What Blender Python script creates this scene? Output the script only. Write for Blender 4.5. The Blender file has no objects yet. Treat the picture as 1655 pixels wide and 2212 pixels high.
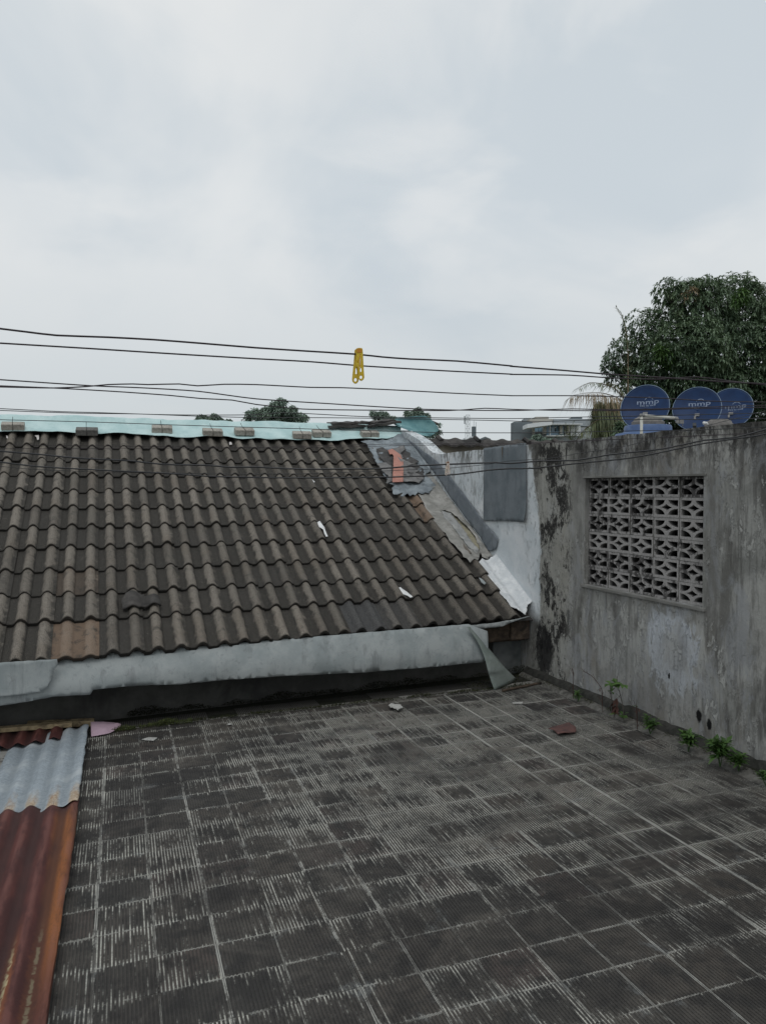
import bpy, bmesh, math, random
import numpy as np
from mathutils import Vector, Matrix, noise as mn
from mathutils.geometry import delaunay_2d_cdt
random.seed(7)
R = math.radians
S = bpy.context.scene
COL = S.collection

# ------------------------------------------------------------------ camera geometry
F_ = 1670.0; YAW = R(19.9); PITCH = -math.atan((1106-1054)/F_); H = 1.572
fwd = Vector((math.sin(YAW)*math.cos(PITCH), math.cos(YAW)*math.cos(PITCH), math.sin(PITCH)))
rt = Vector((math.cos(YAW), -math.sin(YAW), 0)); up = rt.cross(fwd); CAM = Vector((0, 0, H))
def ray(u, v): return fwd + rt*((u-827.5)/F_) + up*((1106-v)/F_)
def hit(u, v, n, d):
    n = Vector(n); r = ray(u, v); return CAM + r*((d-n.z*H)/r.dot(n))
def atd(u, v, d): return CAM + ray(u, v)*d
def tframe():
    y, p, r = .3275, -.0312, -.0242
    F = Vector((math.sin(y)*math.cos(p), math.cos(y)*math.cos(p), math.sin(p))); Rr = Vector((math.cos(y), -math.sin(y), 0)); U = Rr.cross(F)
    R2 = Rr*math.cos(r)+U*math.sin(r); U2 = -Rr*math.sin(r)+U*math.cos(r)
    m = lambda X: rt*X.dot(R2)+up*X.dot(U2)+fwd*X.dot(F)
    return m(Vector((1,0,0))), m(Vector((0,1,0))), m(Vector((0,0,1)))
TX, TY, TZ = tframe()
def T(x, y, z=0): return CAM + TX*x + TY*y + TZ*(z-1.572)          # terrace coordinates -> world
def terr(u, v, h=0): return hit(u, v, TZ, H*TZ.z-1.572+h)
RA = R(28.5); RN = Vector((0, -math.sin(RA), math.cos(RA))); RY0, RZ0 = 5.3, .42
RD = RN.dot(Vector((0, RY0, RZ0)))
def RP(x, s, h=0): return Vector((x, RY0+s*math.cos(RA), RZ0+s*math.sin(RA))) + RN*h   # roof coordinates -> world
def roofp(u, v, h=0):
    p = hit(u, v, RN, RD+h); return p.x, (p.y-RY0+h*math.sin(RA))/math.cos(RA)

# ------------------------------------------------------------------ materials
class NB:
    def __init__(s, name, rough=.85, spec=.3, metal=0):
        s.m = bpy.data.materials.new(name); s.m.use_nodes = True; s.t = s.m.node_tree; s.t.nodes.clear()
        s.out = s.t.nodes.new('ShaderNodeOutputMaterial'); s.b = s.t.nodes.new('ShaderNodeBsdfPrincipled')
        s.t.links.new(s.b.outputs[0], s.out.inputs[0])
        s.b.inputs['Roughness'].default_value = rough; s.b.inputs['Specular IOR Level'].default_value = spec; s.b.inputs['Metallic'].default_value = metal
        s.geo = s.t.nodes.new('ShaderNodeNewGeometry'); s.tc = s.t.nodes.new('ShaderNodeTexCoord')
        s.pos = s.geo.outputs['Position']; s.obj = s.tc.outputs['Object']; s.uv = s.tc.outputs['UV']
    def put(s, sock, v):
        if hasattr(v, 'links') or isinstance(v, bpy.types.NodeSocket): s.t.links.new(v, sock)
        else:
            if sock.type == 'RGBA' and not hasattr(v, '__len__'): v = (v, v, v, 1)
            elif sock.type == 'RGBA' and len(v) == 3: v = (*v, 1)
            sock.default_value = v
    def mp(s, vec, sc=(1,1,1), loc=(0,0,0), rot=(0,0,0)):
        n = s.t.nodes.new('ShaderNodeMapping'); s.put(n.inputs[0], vec); n.inputs['Scale'].default_value = sc; n.inputs['Location'].default_value = loc; n.inputs['Rotation'].default_value = rot
        return n.outputs[0]
    def noise(s, vec, scale=5, detail=5, rough=.6, dist=0, col=False):
        n = s.t.nodes.new('ShaderNodeTexNoise'); s.put(n.inputs['Vector'], vec)
        n.inputs['Scale'].default_value = scale; n.inputs['Detail'].default_value = detail; n.inputs['Roughness'].default_value = rough; n.inputs['Distortion'].default_value = dist
        return n.outputs['Color' if col else 'Fac']
    def voro(s, vec, scale=5, feat='F1', out='Distance', rnd=1):
        n = s.t.nodes.new('ShaderNodeTexVoronoi'); n.feature = feat; s.put(n.inputs['Vector'], vec); n.inputs['Scale'].default_value = scale; n.inputs['Randomness'].default_value = rnd
        return n.outputs[out]
    def white(s, vec, out='Value'):
        n = s.t.nodes.new('ShaderNodeTexWhiteNoise'); s.put(n.inputs['Vector'], vec); return n.outputs[out]
    def ma(s, op, a, b=0., c=None, clamp=False):
        n = s.t.nodes.new('ShaderNodeMath'); n.operation = op; n.use_clamp = clamp; s.put(n.inputs[0], a); s.put(n.inputs[1], b)
        if c is not None: s.put(n.inputs[2], c)
        return n.outputs[0]
    def add(s, a, b): return s.ma('ADD', a, b)
    def mul(s, a, b): return s.ma('MULTIPLY', a, b)
    def sub(s, a, b): return s.ma('SUBTRACT', a, b)
    def st(s, x, a, b, lo=0., hi=1.):
        n = s.t.nodes.new('ShaderNodeMapRange'); n.interpolation_type = 'SMOOTHSTEP'; s.put(n.inputs[0], x)
        if a > b: a, b, lo, hi = b, a, hi, lo
        for i, v in enumerate((a, b, lo, hi)): n.inputs[i+1].default_value = v
        return n.outputs[0]
    def mix(s, f, a, b, bt='MIX'):
        n = s.t.nodes.new('ShaderNodeMix'); n.data_type = 'RGBA'; n.blend_type = bt; s.put(n.inputs[0], f); s.put(n.inputs[6], a); s.put(n.inputs[7], b); return n.outputs[2]
    def sep(s, v):
        n = s.t.nodes.new('ShaderNodeSeparateXYZ'); s.put(n.inputs[0], v); return n.outputs
    def comb(s, x=0., y=0., z=0.):
        n = s.t.nodes.new('ShaderNodeCombineXYZ'); s.put(n.inputs[0], x); s.put(n.inputs[1], y); s.put(n.inputs[2], z); return n.outputs[0]
    def attr(s, name, out='Fac'):
        n = s.t.nodes.new('ShaderNodeAttribute'); n.attribute_name = name; return n.outputs[out]
    def rnd(s): return s.t.nodes.new('ShaderNodeObjectInfo').outputs['Random']
    def color(s, c): s.put(s.b.inputs['Base Color'], c)
    def rough(s, c): s.put(s.b.inputs['Roughness'], c)
    def bump(s, h, strength=.3, dist=.01):
        n = s.t.nodes.new('ShaderNodeBump'); n.inputs['Strength'].default_value = strength; n.inputs['Distance'].default_value = dist; s.put(n.inputs['Height'], h)
        s.t.links.new(n.outputs[0], s.b.inputs['Normal'])

MAT = {}
def simple(name, c1, c2, scale=20, rough=.85, bump=.2, dist=.004, detail=6, spec=.3, world=True, metal=0, dark=None):
    b = NB(name, rough, spec, metal); v = b.pos if world else b.obj
    n = b.noise(v, scale, detail, .65); c = b.mix(b.st(n, .35, .65), c1, c2)
    if dark is not None: c = b.mix(b.st(b.noise(v, scale*.35, 5, .6, .5), .48, .7), c, dark)
    b.color(c)
    if bump: b.bump(b.noise(v, scale*3, 6, .7), bump, dist)
    MAT[name] = b.m; return b.m

def mat_floor():
    b = NB('terrace_tile', .82, .35)
    uvx, uvy, _ = b.sep(b.uv)[:]
    ti, tj = b.ma('FLOOR', uvx), b.ma('FLOOR', uvy); fu, fv = b.ma('FRACT', uvx), b.ma('FRACT', uvy)
    tid = b.comb(ti, tj, 0.); r1 = b.white(tid); r2 = b.white(b.comb(tj, ti, 7.3)); r3 = b.white(b.comb(ti, tj, 3.1))
    NR = 16
    col = b.ma('FLOOR', b.mul(fu, NR)); g = b.ma('FRACT', b.mul(fu, NR))
    # groove is centred on g=.5
    wob = b.mul(b.sub(b.noise(b.comb(b.mul(uvx, 30.), b.mul(uvy, 30.), 0.), 1, 3), .5), .22)
    gd = b.ma('ABSOLUTE', b.sub(b.add(g, wob), .5)); groove = b.st(gd, .25, .15)
    cid = b.add(b.mul(ti, 16.), col)
    strk = b.noise(b.comb(b.mul(b.white(b.comb(cid, 4., 2.)), 190.), b.mul(uvy, 2.2), b.mul(b.white(b.comb(tj, cid, 6.)), 70.)), 1, 5, .72)
    cr = b.white(b.comb(cid, tj, 1.))
    # distance from the tile centre, a soft dark pool in the middle of many tiles
    offx, offy = b.sub(fu, b.add(.3, b.mul(r2, .4))), b.sub(fv, b.add(.3, b.mul(r3, .4)))
    rad = b.ma('SQRT', b.add(b.mul(offx, offx), b.mul(b.mul(offy, offy), 1.6)))
    endv = b.ma('ABSOLUTE', b.sub(fv, .5))
    reg = b.noise(b.comb(b.mul(uvx, .33), b.mul(uvy, .33), 4.), 1, 2, .5)
    right = b.st(uvx, -1., 6.); far = b.st(uvy, 0., 6.); 
    base = b.add(b.sub(b.mul(right, .34), .21), b.mul(b.sub(reg, .5), 1.0))
    gx, gy = b.sub(uvx, 4.), b.sub(uvy, 7.); hot = b.st(b.add(b.mul(gx, gx), b.mul(gy, gy)), 60., 0.); base = b.add(base, b.mul(hot, .14))
    near = b.st(uvy, 2.5, -1.5)                                   # the near right corner is mostly bare dark tile
    base = b.sub(base, b.mul(b.mul(near, right), .42)); base = b.add(base, b.mul(b.mul(b.st(uvy, -1., -3.), b.st(uvx, 3., 1.)), .14))
    left = b.st(uvx, -1.5, -4.); base = b.add(base, b.mul(left, .12))
    amt = b.add(base, b.mul(b.sub(r1, .5), .50))
    amt = b.add(amt, b.mul(b.sub(rad, .32), .60)); amt = b.add(amt, b.mul(b.st(endv, .34, .5), .20))
    amt = b.add(amt, b.mul(b.sub(strk, .5), 1.9)); amt = b.add(amt, b.mul(b.sub(cr, .5), .40))
    wm0 = b.st(amt, -.18, .42); wm0 = b.ma('POWER', wm0, 1.25); wmask = b.mul(b.ma('MAXIMUM', wm0, .05), groove)
    fine = b.noise(b.mp(b.pos, (1,1,1)), 160, 4, .7)
    wmask = b.mul(wmask, b.st(fine, .32, .5, .35, 1.))
    big = b.noise(b.pos, 3.2, 5, .6, .4); blot = b.noise(b.pos, 11, 5, .6, .3)
    dark = b.mix(r2, (.022,.021,.020), (.058,.049,.041))
    dark = b.mix(b.mul(b.st(r3, .86, .97), .35), dark, (.075,.045,.042))
    dark = b.mix(b.st(blot, .38, .66), dark, (.014,.014,.015))
    dark = b.mix(b.mul(b.st(big, .52, .72), .65), dark, (.066,.058,.050))
    wear = b.noise(b.pos, 5.2, 6, .68, .5); dark = b.mix(b.mul(b.st(wear, .48, .72), .8), dark, (.072,.066,.058)); dark = b.mix(b.mul(b.sub(1., groove), .22), dark, (.072,.068,.062)); dark = b.mix(b.mul(groove, .62), dark, (.010,.010,.010))
    dark = b.mix(b.mul(b.st(fine, .52, .75), .5), dark, (.095,.09,.082))
    wcol = b.mix(b.noise(b.pos, 9, 3), (.30,.31,.29), (.58,.57,.51))
    c = b.mix(wmask, dark, wcol)
    # cement joints: strong along the ribs, thin and broken across them
    jn = b.noise(b.pos, 13, 5, .7, .3); jw = b.noise(b.pos, 2.1, 3, .5); ju = b.ma('ABSOLUTE', b.sub(fu, .5)); big2 = b.white(b.comb(b.ma('FLOOR', b.add(uvx, .5)), 3., 9.))
    jmu = b.mul(b.st(b.add(ju, b.add(b.mul(b.sub(jn, .5), .030), b.mul(b.sub(big2, .5), .020))), .484, .493), b.st(b.add(jw, b.add(b.mul(b.sub(jn, .5), 1.1), b.mul(right, .16))), .40, .54, .12, .95))
    jmv = b.mul(b.st(b.add(endv, b.mul(b.sub(jn, .5), .03)), .482, .491), b.st(b.add(jn, b.mul(b.sub(jw, .5), .9)), .44, .54, .12, .9))
    c = b.mix(b.ma('MAXIMUM', jmu, jmv), c, b.mix(jn, (.19,.195,.185), (.44,.435,.40)))
    em = b.ma('MAXIMUM', endv, b.ma('ABSOLUTE', b.sub(fu, .5)))
    sm = b.mul(b.st(b.add(b.noise(b.pos, 6.5, 8, .75, .6), b.mul(em, .35)), .70, .86), .6)
    c = b.mix(sm, c, (.17,.18,.18)); gr = b.noise(b.pos, 1.9, 7, .7, .7); c = b.mix(b.mul(b.st(gr, .46, .62), .62), c, (.018,.017,.017)); c = b.mix(b.mul(b.st(b.noise(b.mp(b.pos, (1,1,1), (7,3,1)), 2.4, 7, .72, .5), .52, .68), .5), c, (.115,.105,.092))
    b.color(c); b.rough(b.st(blot, .3, .7, .7, .92))
    b.bump(b.add(b.mul(fine, .6), b.noise(b.pos, 60, 4, .7)), .35, .0015)
    MAT['floor'] = b.m
def mat_grout():
    b = NB('grout', .9, .2)
    n = b.noise(b.pos, 7, 6, .7, .5); n2 = b.noise(b.pos, 45, 4, .7)
    w = b.st(b.add(b.mul(n, .7), b.mul(n2, .3)), .36, .48)
    b.color(b.mix(w, (.022,.022,.022), b.mix(n2, (.13,.135,.13), (.32,.31,.29)))); b.bump(n2, .5, .003); MAT['grout'] = b.m
def mat_rooftile():
    b = NB('concrete_roof_tile', .9, .25)
    ux, uy, _ = b.sep(b.uv)[:]; tid = b.comb(b.ma('FLOOR', ux), b.ma('FLOOR', uy), 0.)
    r1, r2 = b.white(tid), b.white(b.comb(b.ma('FLOOR', uy), b.ma('FLOOR', ux), 5.)); fu, fv = b.ma('FRACT', ux), b.ma('FRACT', uy)
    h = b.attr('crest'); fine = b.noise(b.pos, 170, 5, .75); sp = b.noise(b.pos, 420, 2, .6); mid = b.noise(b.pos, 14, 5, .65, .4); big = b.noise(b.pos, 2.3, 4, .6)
    px, py, pz = b.sep(b.pos)[:]
    c = b.mix(r1, (.135,.123,.106), (.235,.212,.182))
    c = b.mix(b.mul(b.st(big, .45, .65), .5), c, (.15,.125,.10))
    dark_tone = b.add(b.sub(1., h), b.mul(b.sub(mid, .5), 1.6))  # valleys darker, crests lighter, broken up by noise
    c = b.mix(b.mul(b.st(dark_tone, .26, .85), .9), c, (.024,.023,.021))
    c = b.mix(b.mul(b.st(mid, .56, .72), .6), c, (.03,.03,.028)); lich = b.mul(b.st(b.noise(b.pos, 75, 4, .7), .62, .68), b.st(mid, .42, .55)); c = b.mix(b.mul(lich, .6), c, (.24,.24,.215)); c = b.mix(b.mul(b.st(r2, .72, .95), .45), c, (.05,.048,.045)); c = b.mix(b.mul(b.st(b.noise(b.mp(b.pos,(1,.35,.6)), 26, 5, .7), .55, .68), .5), c, (.05,.047,.042))
    c = b.mix(b.mul(b.st(b.add(px, b.mul(big, 2.)), 2.2, 4.4), .35), c, (.04,.036,.032))
    c = b.mix(b.st(sp, .56, .72), c, b.mix(.5, c, (.34,.32,.28)))
    c = b.mix(b.st(fine, .54, .38), c, b.mix(.75, c, (.015,.015,.014)))
    c = b.mix(b.mul(b.attr('tan'), b.st(mid, .75, .45)), c, (.24,.165,.115))
    c = b.mix(b.mul(b.attr('slate'), 1.), c, b.mix(b.st(fine, .4, .6), (.028,.03,.032), (.10,.10,.10)))
    c = b.mix(b.mul(b.attr('edge'), .92), c, (.012,.011,.010))  # shade along each tile's lower lip, painted into the colour
    b.color(c); b.bump(b.add(fine, b.mul(mid, .8)), .55, .004); MAT['rooftile'] = b.m
def mat_wall():
    b = NB('weathered_plaster', .9, .2)
    x, y, z = b.sep(b.pos)[:]
    st = b.mp(b.pos, (1, 1, .22)); strk = b.noise(st, 8, 8, .70, .15); strk2 = b.noise(b.mp(b.pos, (1,1,.12), (3,5,1)), 22, 5, .65, .2)
    pat = b.noise(b.pos, 2.6, 6, .62, .8); fine = b.noise(b.pos, 55, 6, .7); mid = b.noise(b.mp(b.pos, (1,1,.55)), 18, 8, .76, .25)
    c = b.mix(b.st(pat, .35, .68), (.23,.234,.222), (.40,.403,.386))
    c = b.mix(b.mul(b.st(strk, .47, .62), .75), c, (.115,.113,.105))
    c = b.mix(b.mul(b.st(strk2, .5, .66), .6), c, (.07,.068,.063))
    up1 = b.mul(b.st(z, 1.25, 1.75), b.st(strk, .40, .55)); c = b.mix(b.mul(up1, .65), c, (.075,.073,.07))
    blu = b.mul(b.st(b.noise(b.mp(b.pos, (1,1,.5), (4,1,7)), 5, 6, .68, .8), .5, .6), .55); c = b.mix(blu, c, (.29,.305,.325))
    warm = b.mul(b.st(b.noise(b.mp(b.pos, (1,1,.3), (0,9,2)), 3.5, 4, .6), .5, .68), .45)
    c = b.mix(warm, c, (.19,.165,.13))
    # bare peeled flakes, pale and bluish
    fl = b.mul(b.st(mid, .55, .58), b.st(b.noise(b.pos, 1.7, 3, .5), .38, .52)); c = b.mix(b.mul(fl, .8), c, (.42,.425,.41)); bl2 = b.noise(b.mp(b.pos, (1,1,.6), (2,8,5)), 6, 9, .78, .4); c = b.mix(b.mul(b.st(bl2, .56, .66), .6), c, (.075,.074,.07)); c = b.mix(b.mul(b.mul(b.st(bl2, .44, .36), b.st(z, 1.0, .7)), .6), c, (.40,.405,.40))
    # big pale round patch under the window
    dy, dz = b.sub(y, 3.86), b.mul(b.sub(z, .575), .92)
    rr = b.add(b.ma('SQRT', b.add(b.mul(dy, dy), b.mul(dz, dz))), b.mul(b.sub(b.noise(b.mp(b.pos, (1,1,.6)), 12, 7, .74, 1.2), .5), .50))
    ring = b.mul(b.st(rr, .27, .19), b.st(rr, .05, .2, .25, 1.)); c = b.mix(b.mul(b.mul(ring, b.st(mid, .36, .54, .45, 1.)), 1.), c, (.50,.535,.58))
    # near-side lower part lighter bluish
    c = b.mix(b.mul(b.mul(b.st(z, .9, .3), b.st(b.noise(b.pos, 1.3, 3, .5), .45, .6)), .4), c, (.27,.28,.285))
    # black mould: along the top and down the band beside the corner
    top = b.st(b.add(z, b.mul(b.sub(mid, .5), .42)), 1.70, 1.90)
    c = b.mix(b.mul(b.mul(top, b.st(mid, .40, .58)), .9), c, (.022,.021,.020))
    band = b.mul(b.st(y, 4.85, 5.08), b.st(y, 5.62, 5.38)); 
    lo = .95
    mo = b.mul(band, b.st(b.add(b.noise(b.mp(b.pos, (1,1,.5)), 19, 8, .78, .6), b.mul(b.sub(b.noise(b.pos, 3.0, 3, .5), .5), .9)), .53, .57))
    crk = b.noise(b.mp(b.pos, (1,1,.4)), 34, 8, .80, .8); mo = b.ma('MAXIMUM', mo, b.mul(b.mul(band, b.st(crk, .52, .57)), b.st(b.noise(b.pos, 4.2, 3, .5), .44, .56)))
    c = b.mix(b.mul(band, .6), c, (.36,.36,.33)); c = b.mix(b.mul(mo, b.st(fine, .35, .5, .6, 1.)), c, b.mix(fine, (.006,.006,.006), (.045,.044,.042)))
    dy2, dz2 = b.mul(b.sub(y, 5.33), 1.1), b.mul(b.sub(z, .27), .62)
    r2 = b.add(b.ma('SQRT', b.add(b.mul(dy2, dy2), b.mul(dz2, dz2))), b.mul(b.sub(mid, .5), .42)); c = b.mix(b.mul(b.st(r2, .17, .10), .9), c, (.014,.014,.015))
    # drips at the foot of the wall
    dr = b.mul(b.mul(b.st(z, .75, .45), b.st(z, .12, .3)), b.st(b.noise(b.mp(b.pos, (1,1,.2), (0,2,0)), 9, 5, .6), .62, .72)); c = b.mix(b.mul(dr, .6), c, (.05,.05,.05))
    # plaster frame around the window is cleaner and smoother
    for (ya, yb, za, zb) in ((3.50, 4.93, .80, 1.68),):
        fr = b.mul(b.mul(b.st(y, ya-.04, ya), b.st(y, yb+.04, yb)), b.mul(b.st(z, za-.05, za), b.st(z, zb+.02, zb)))
        c = b.mix(b.mul(fr, .35), c, (.22,.22,.21))
    for (hy, hz, rad) in ((3.63, .225, .028), (3.545, .195, .024), (3.89, .40, .012)):
        ddy, ddz = b.sub(y, hy), b.mul(b.sub(z, hz), .6)
        q = b.add(b.ma('SQRT', b.add(b.mul(ddy, ddy), b.mul(ddz, ddz))), b.mul(b.sub(fine, .5), .03)); c = b.mix(b.st(q, rad, rad*.6), c, (.008,.008,.008))
    # white paint beyond the corner line
    lim = b.sub(b.add(y, b.mul(b.sub(mid, .5), .16)), b.add(5.40, b.mul(b.st(z, 1.1, 1.95), .15)))
    wp = b.mul(b.st(lim, -.01, .02), b.st(z, .45, .6))
    wc = b.mix(b.st(pat, .35, .7), (.54,.59,.62), (.68,.71,.73)); grime = b.noise(b.mp(b.pos, (1,1,.4)), 18, 7, .72, .5)
    up_ = b.mul(b.st(b.add(z, b.mul(b.sub(y, 5.5), -.12)), 1.0, 1.5), b.st(y, 6.25, 6.45)); wc = b.mix(b.mul(b.mul(up_, b.st(grime, .48, .60)), .55), wc, (.12,.12,.115))
    wc = b.mix(b.mul(b.mul(b.st(z, 1.78, 1.92), b.st(y, 7.4, 7.2)), b.st(grime, .42, .6)), wc, (.14,.14,.13))
    c = b.mix(wp, c, wc)
    c = b.mix(b.mul(b.st(fine, .58, .75), .25), c, (.06,.06,.06))
    b.color(c); b.bump(b.add(b.mul(fine, .45), b.add(b.mul(mid, 1.), b.mul(fl, .6))), .8, .010); MAT['wall'] = b.m
def mat_rust():
    b = NB('rusty_iron', .75, .4)
    x, y, z = b.sep(b.pos)[:]
    n = b.noise(b.mp(b.pos, (1, .25, 1)), 14, 6, .65, .4); f = b.noise(b.pos, 130, 5, .75); big = b.noise(b.mp(b.pos, (1,.4,1)), 4, 4, .6, .4)
    c = b.mix(b.st(n, .35, .65), (.050,.014,.013), (.095,.027,.022))
    xe = b.add(x, b.mul(b.sub(big, .5), .10)); ex = b.ma('ABSOLUTE', b.add(xe, .185))
    edge = b.mul(b.mul(b.st(ex, .055, .018), b.st(y, 4.12, 3.9)), b.st(y, 2.4, 3.0, .12, 1.))
    c = b.mix(b.mul(edge, b.st(n, .2, .5)), c, (.25,.085,.022)); c = b.mix(b.mul(b.mul(b.st(xe, -.15, -.13), b.st(y, 4.1, 3.8)), .7), c, (.16,.07,.03))
    c = b.mix(b.mul(b.mul(edge, b.st(f, .5, .62)), .6), c, (.10,.05,.02))
    for xa, ya, xb, yb in ((-.218, 3.05, -.232, 2.45), (-.300, 2.95, -.312, 2.52)):
        k = (xb-xa)/(yb-ya); xc = b.add(b.mul(b.sub(y, ya), k), xa)
        d = b.ma('ABSOLUTE', b.sub(b.add(x, b.mul(b.sub(b.noise(b.pos, 40, 3), .5), .022)), xc))
        w = b.mul(b.st(d, .009, .003), b.mul(b.st(y, ya, ya-.25), b.st(b.noise(b.mp(b.pos, (.2,1,1)), 26, 4, .7), .42, .5)))
        h = b.mul(b.st(d, .026, .006), b.st(y, ya+.15, ya-.3)); c = b.mix(b.mul(h, .55), c, (.30,.10,.03)); c = b.mix(w, c, (.46,.40,.24))
    pale = b.mul(b.st(big, .55, .75), .25); c = b.mix(pale, c, (.17,.12,.12))
    cw = b.attr('crest'); c = b.mix(b.mul(b.st(cw, .65, .05), .72), c, (.032,.012,.011)); c = b.mix(b.mul(b.mul(b.st(cw, .7, 1.), b.st(n, .4, .6)), .35), c, (.19,.085,.07))  # corrugation shading painted in: dark valleys, lighter crests
    c = b.mix(b.mul(b.st(f, .55, .7), .4), c, (.03,.012,.01))
    b.color(c); b.bump(b.add(f, n), .5, .004); MAT['rust'] = b.m
def mat_galv():
    b = NB('galvanised_iron', .55, .5, .15)
    x, y, z = b.sep(b.pos)[:]
    n = b.noise(b.mp(b.pos, (1, 1.4, 1)), 45, 6, .7, 1.2); big = b.noise(b.pos, 5, 4, .6, .3)
    c = b.mix(b.st(n, .38, .62), (.23,.27,.30), (.36,.41,.45)); c = b.mix(b.st(big, .5, .7), c, (.42,.46,.48))
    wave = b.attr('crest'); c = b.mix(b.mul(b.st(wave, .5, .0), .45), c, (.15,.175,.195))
    r = b.mul(b.st(b.add(y, b.mul(b.sub(b.noise(b.mp(b.pos, (1,.3,1)), 25, 4), .5), .55)), 4.38, 4.14), b.st(b.add(wave, b.mul(b.sub(big, .5), .8)), .25, .8))
    c = b.mix(b.mul(r, .85), c, b.mix(b.st(n, .4, .6), (.30,.17,.08), (.48,.40,.28)))
    b.color(c); b.rough(.5); b.bump(n, .12, .002); MAT['galv'] = b.m
def mat_cloth(name, c1, c2, scale=9, weave=260, dark_tone=(.05,.05,.05), dk=.3, bs=.6, bd=.010, warp=.5):
    b = NB(name, .75, .3)
    n = b.noise(b.pos, scale, 6, .65, warp); w = b.noise(b.pos, weave, 3, .7); s = b.noise(b.mp(b.pos, (1,1,.12)), scale*2.6, 5, .65)
    c = b.mix(b.st(n, .35, .65), c1, c2); c = b.mix(b.mul(b.st(s, .52, .72), dk), c, dark_tone); c = b.mix(b.mul(b.st(w, .5, .7), .15), c, dark_tone)
    n2 = b.noise(b.pos, scale*4.5, 6, .7, 1.0); c = b.mix(b.mul(b.st(n2, .55, .66), dk*.6), c, dark_tone); b.color(c); b.bump(b.add(b.mul(w, .15), b.add(n, b.mul(n2, .6))), bs, bd); MAT[name] = b.m  # noise creases painted in as fold shade, on top of the dirt streaks
def mat_leaf(name, c1, c2, c3, rough=.5):
    b = NB(name, rough, .45)
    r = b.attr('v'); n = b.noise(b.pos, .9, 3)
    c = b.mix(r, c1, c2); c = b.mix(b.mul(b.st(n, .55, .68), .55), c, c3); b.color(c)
    tr = b.t.nodes.new('ShaderNodeBsdfTranslucent'); b.put(tr.inputs[0], b.mix(.5, c, c3)); ms = b.t.nodes.new('ShaderNodeMixShader'); ms.inputs[0].default_value = .22
    b.t.links.new(b.b.outputs[0], ms.inputs[1]); b.t.links.new(tr.outputs[0], ms.inputs[2]); b.t.links.new(ms.outputs[0], b.out.inputs[0]); MAT[name] = b.m
mat_floor(); mat_grout(); mat_rooftile(); mat_wall(); mat_rust(); mat_galv()
mat_cloth('eave_tarp', (.25,.282,.288), (.335,.363,.366), 5, 240, (.13,.14,.145), .55, .10, .003, 0.)
mat_cloth('eave_strip', (.17,.205,.19), (.24,.275,.26), 6, 240, (.10,.11,.11), .4, .2, .004, 0.)
mat_cloth('turquoise', (.38,.535,.54), (.49,.635,.635), 4, 200, (.22,.36,.38), .3, .3, .006, .2)
mat_cloth('turquoise_dark', (.10,.22,.24), (.18,.34,.355), 4, 200, (.07,.15,.17), .5)  # darker underside colour, with the shade of the curl's hollow painted in
mat_cloth('beige_membrane', (.22,.22,.205), (.36,.355,.335), 7, 200, (.14,.13,.12), .55)
mat_cloth('bluegrey_membrane', (.15,.175,.195), (.27,.31,.335), 8, 200, (.08,.085,.09), .6)
mat_cloth('charcoal_membrane', (.045,.045,.045), (.085,.082,.08), 9, 200, (.02,.02,.02), .6)
mat_cloth('grey_membrane', (.12,.12,.12), (.20,.198,.195), 9, 200, (.06,.06,.06), .6)
mat_cloth('orange_cloth', (.34,.165,.13), (.42,.215,.175), 9, 200, (.28,.08,.06), .4)
mat_cloth('slate_band', (.13,.152,.175), (.185,.208,.23), 6, 200, (.08,.09,.10), .5)
mat_cloth('slate_sheet', (.125,.150,.168), (.175,.20,.22), 6, 200, (.06,.07,.08), .35, .25, .005, .1)
mat_cloth('pink_cloth', (.42,.31,.37), (.52,.42,.47), 14, 200, (.20,.16,.24), .4)
mat_cloth('white_flash', (.52,.55,.57), (.68,.70,.71), 9, 150, (.26,.28,.30), .35)
mat_cloth('pale_flap', (.25,.26,.26), (.38,.385,.375), 12, 150, (.12,.12,.12), .6)
mat_cloth('foam', (.26,.245,.17), (.36,.335,.25), 12, 90, (.15,.14,.11), .5)
simple('wood', (.045,.034,.026), (.10,.075,.055), 25, dark=(.02,.017,.014))
simple('pale_wood', (.22,.17,.10), (.36,.29,.18), 30, dark=(.08,.06,.04))
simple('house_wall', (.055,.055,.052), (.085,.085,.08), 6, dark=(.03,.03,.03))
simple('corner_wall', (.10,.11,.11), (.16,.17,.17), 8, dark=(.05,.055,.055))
simple('paver', (.27,.26,.23), (.38,.36,.32), 60, world=False, dark=(.20,.19,.17), bump=.4)
simple('dark_paver', (.10,.10,.095), (.16,.155,.145), 60, world=False, dark=(.07,.07,.065), bump=.4)
simple('tie', (.02,.02,.02), (.03,.03,.03), bump=0)
simple('wire_plum', (.022,.016,.020), (.035,.026,.032), 60, rough=.5, bump=0)
simple('wire_black', (.008,.010,.013), (.016,.018,.022), 60, rough=.35, bump=0, spec=.5)
simple('mortar', (.085,.083,.076), (.155,.152,.14), 30, bump=.6, dist=.01, dark=(.05,.05,.045))
simple('curb', (.022,.022,.02), (.045,.045,.04), 22, bump=.5, dist=.01, dark=(.012,.014,.01))
simple('blackmoss', (.010,.012,.008), (.022,.025,.014), 60, bump=.8, dist=.01)
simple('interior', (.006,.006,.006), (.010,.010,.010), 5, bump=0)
simple('slab', (.14,.14,.13), (.22,.22,.21), 4)
simple('earth', (.07,.08,.045), (.12,.11,.08), .3, bump=0)
simple('bark', (.05,.042,.035), (.09,.08,.07), 12)
simple('far_wall_plaster', (.27,.24,.19), (.36,.33,.27), 3, dark=(.13,.12,.10))
simple('cap_tile', (.04,.038,.036), (.075,.07,.066), 10, dark=(.02,.02,.02))
simple('paint_white', (.62,.64,.65), (.74,.75,.75), 40, rough=.5, bump=.1)
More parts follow.
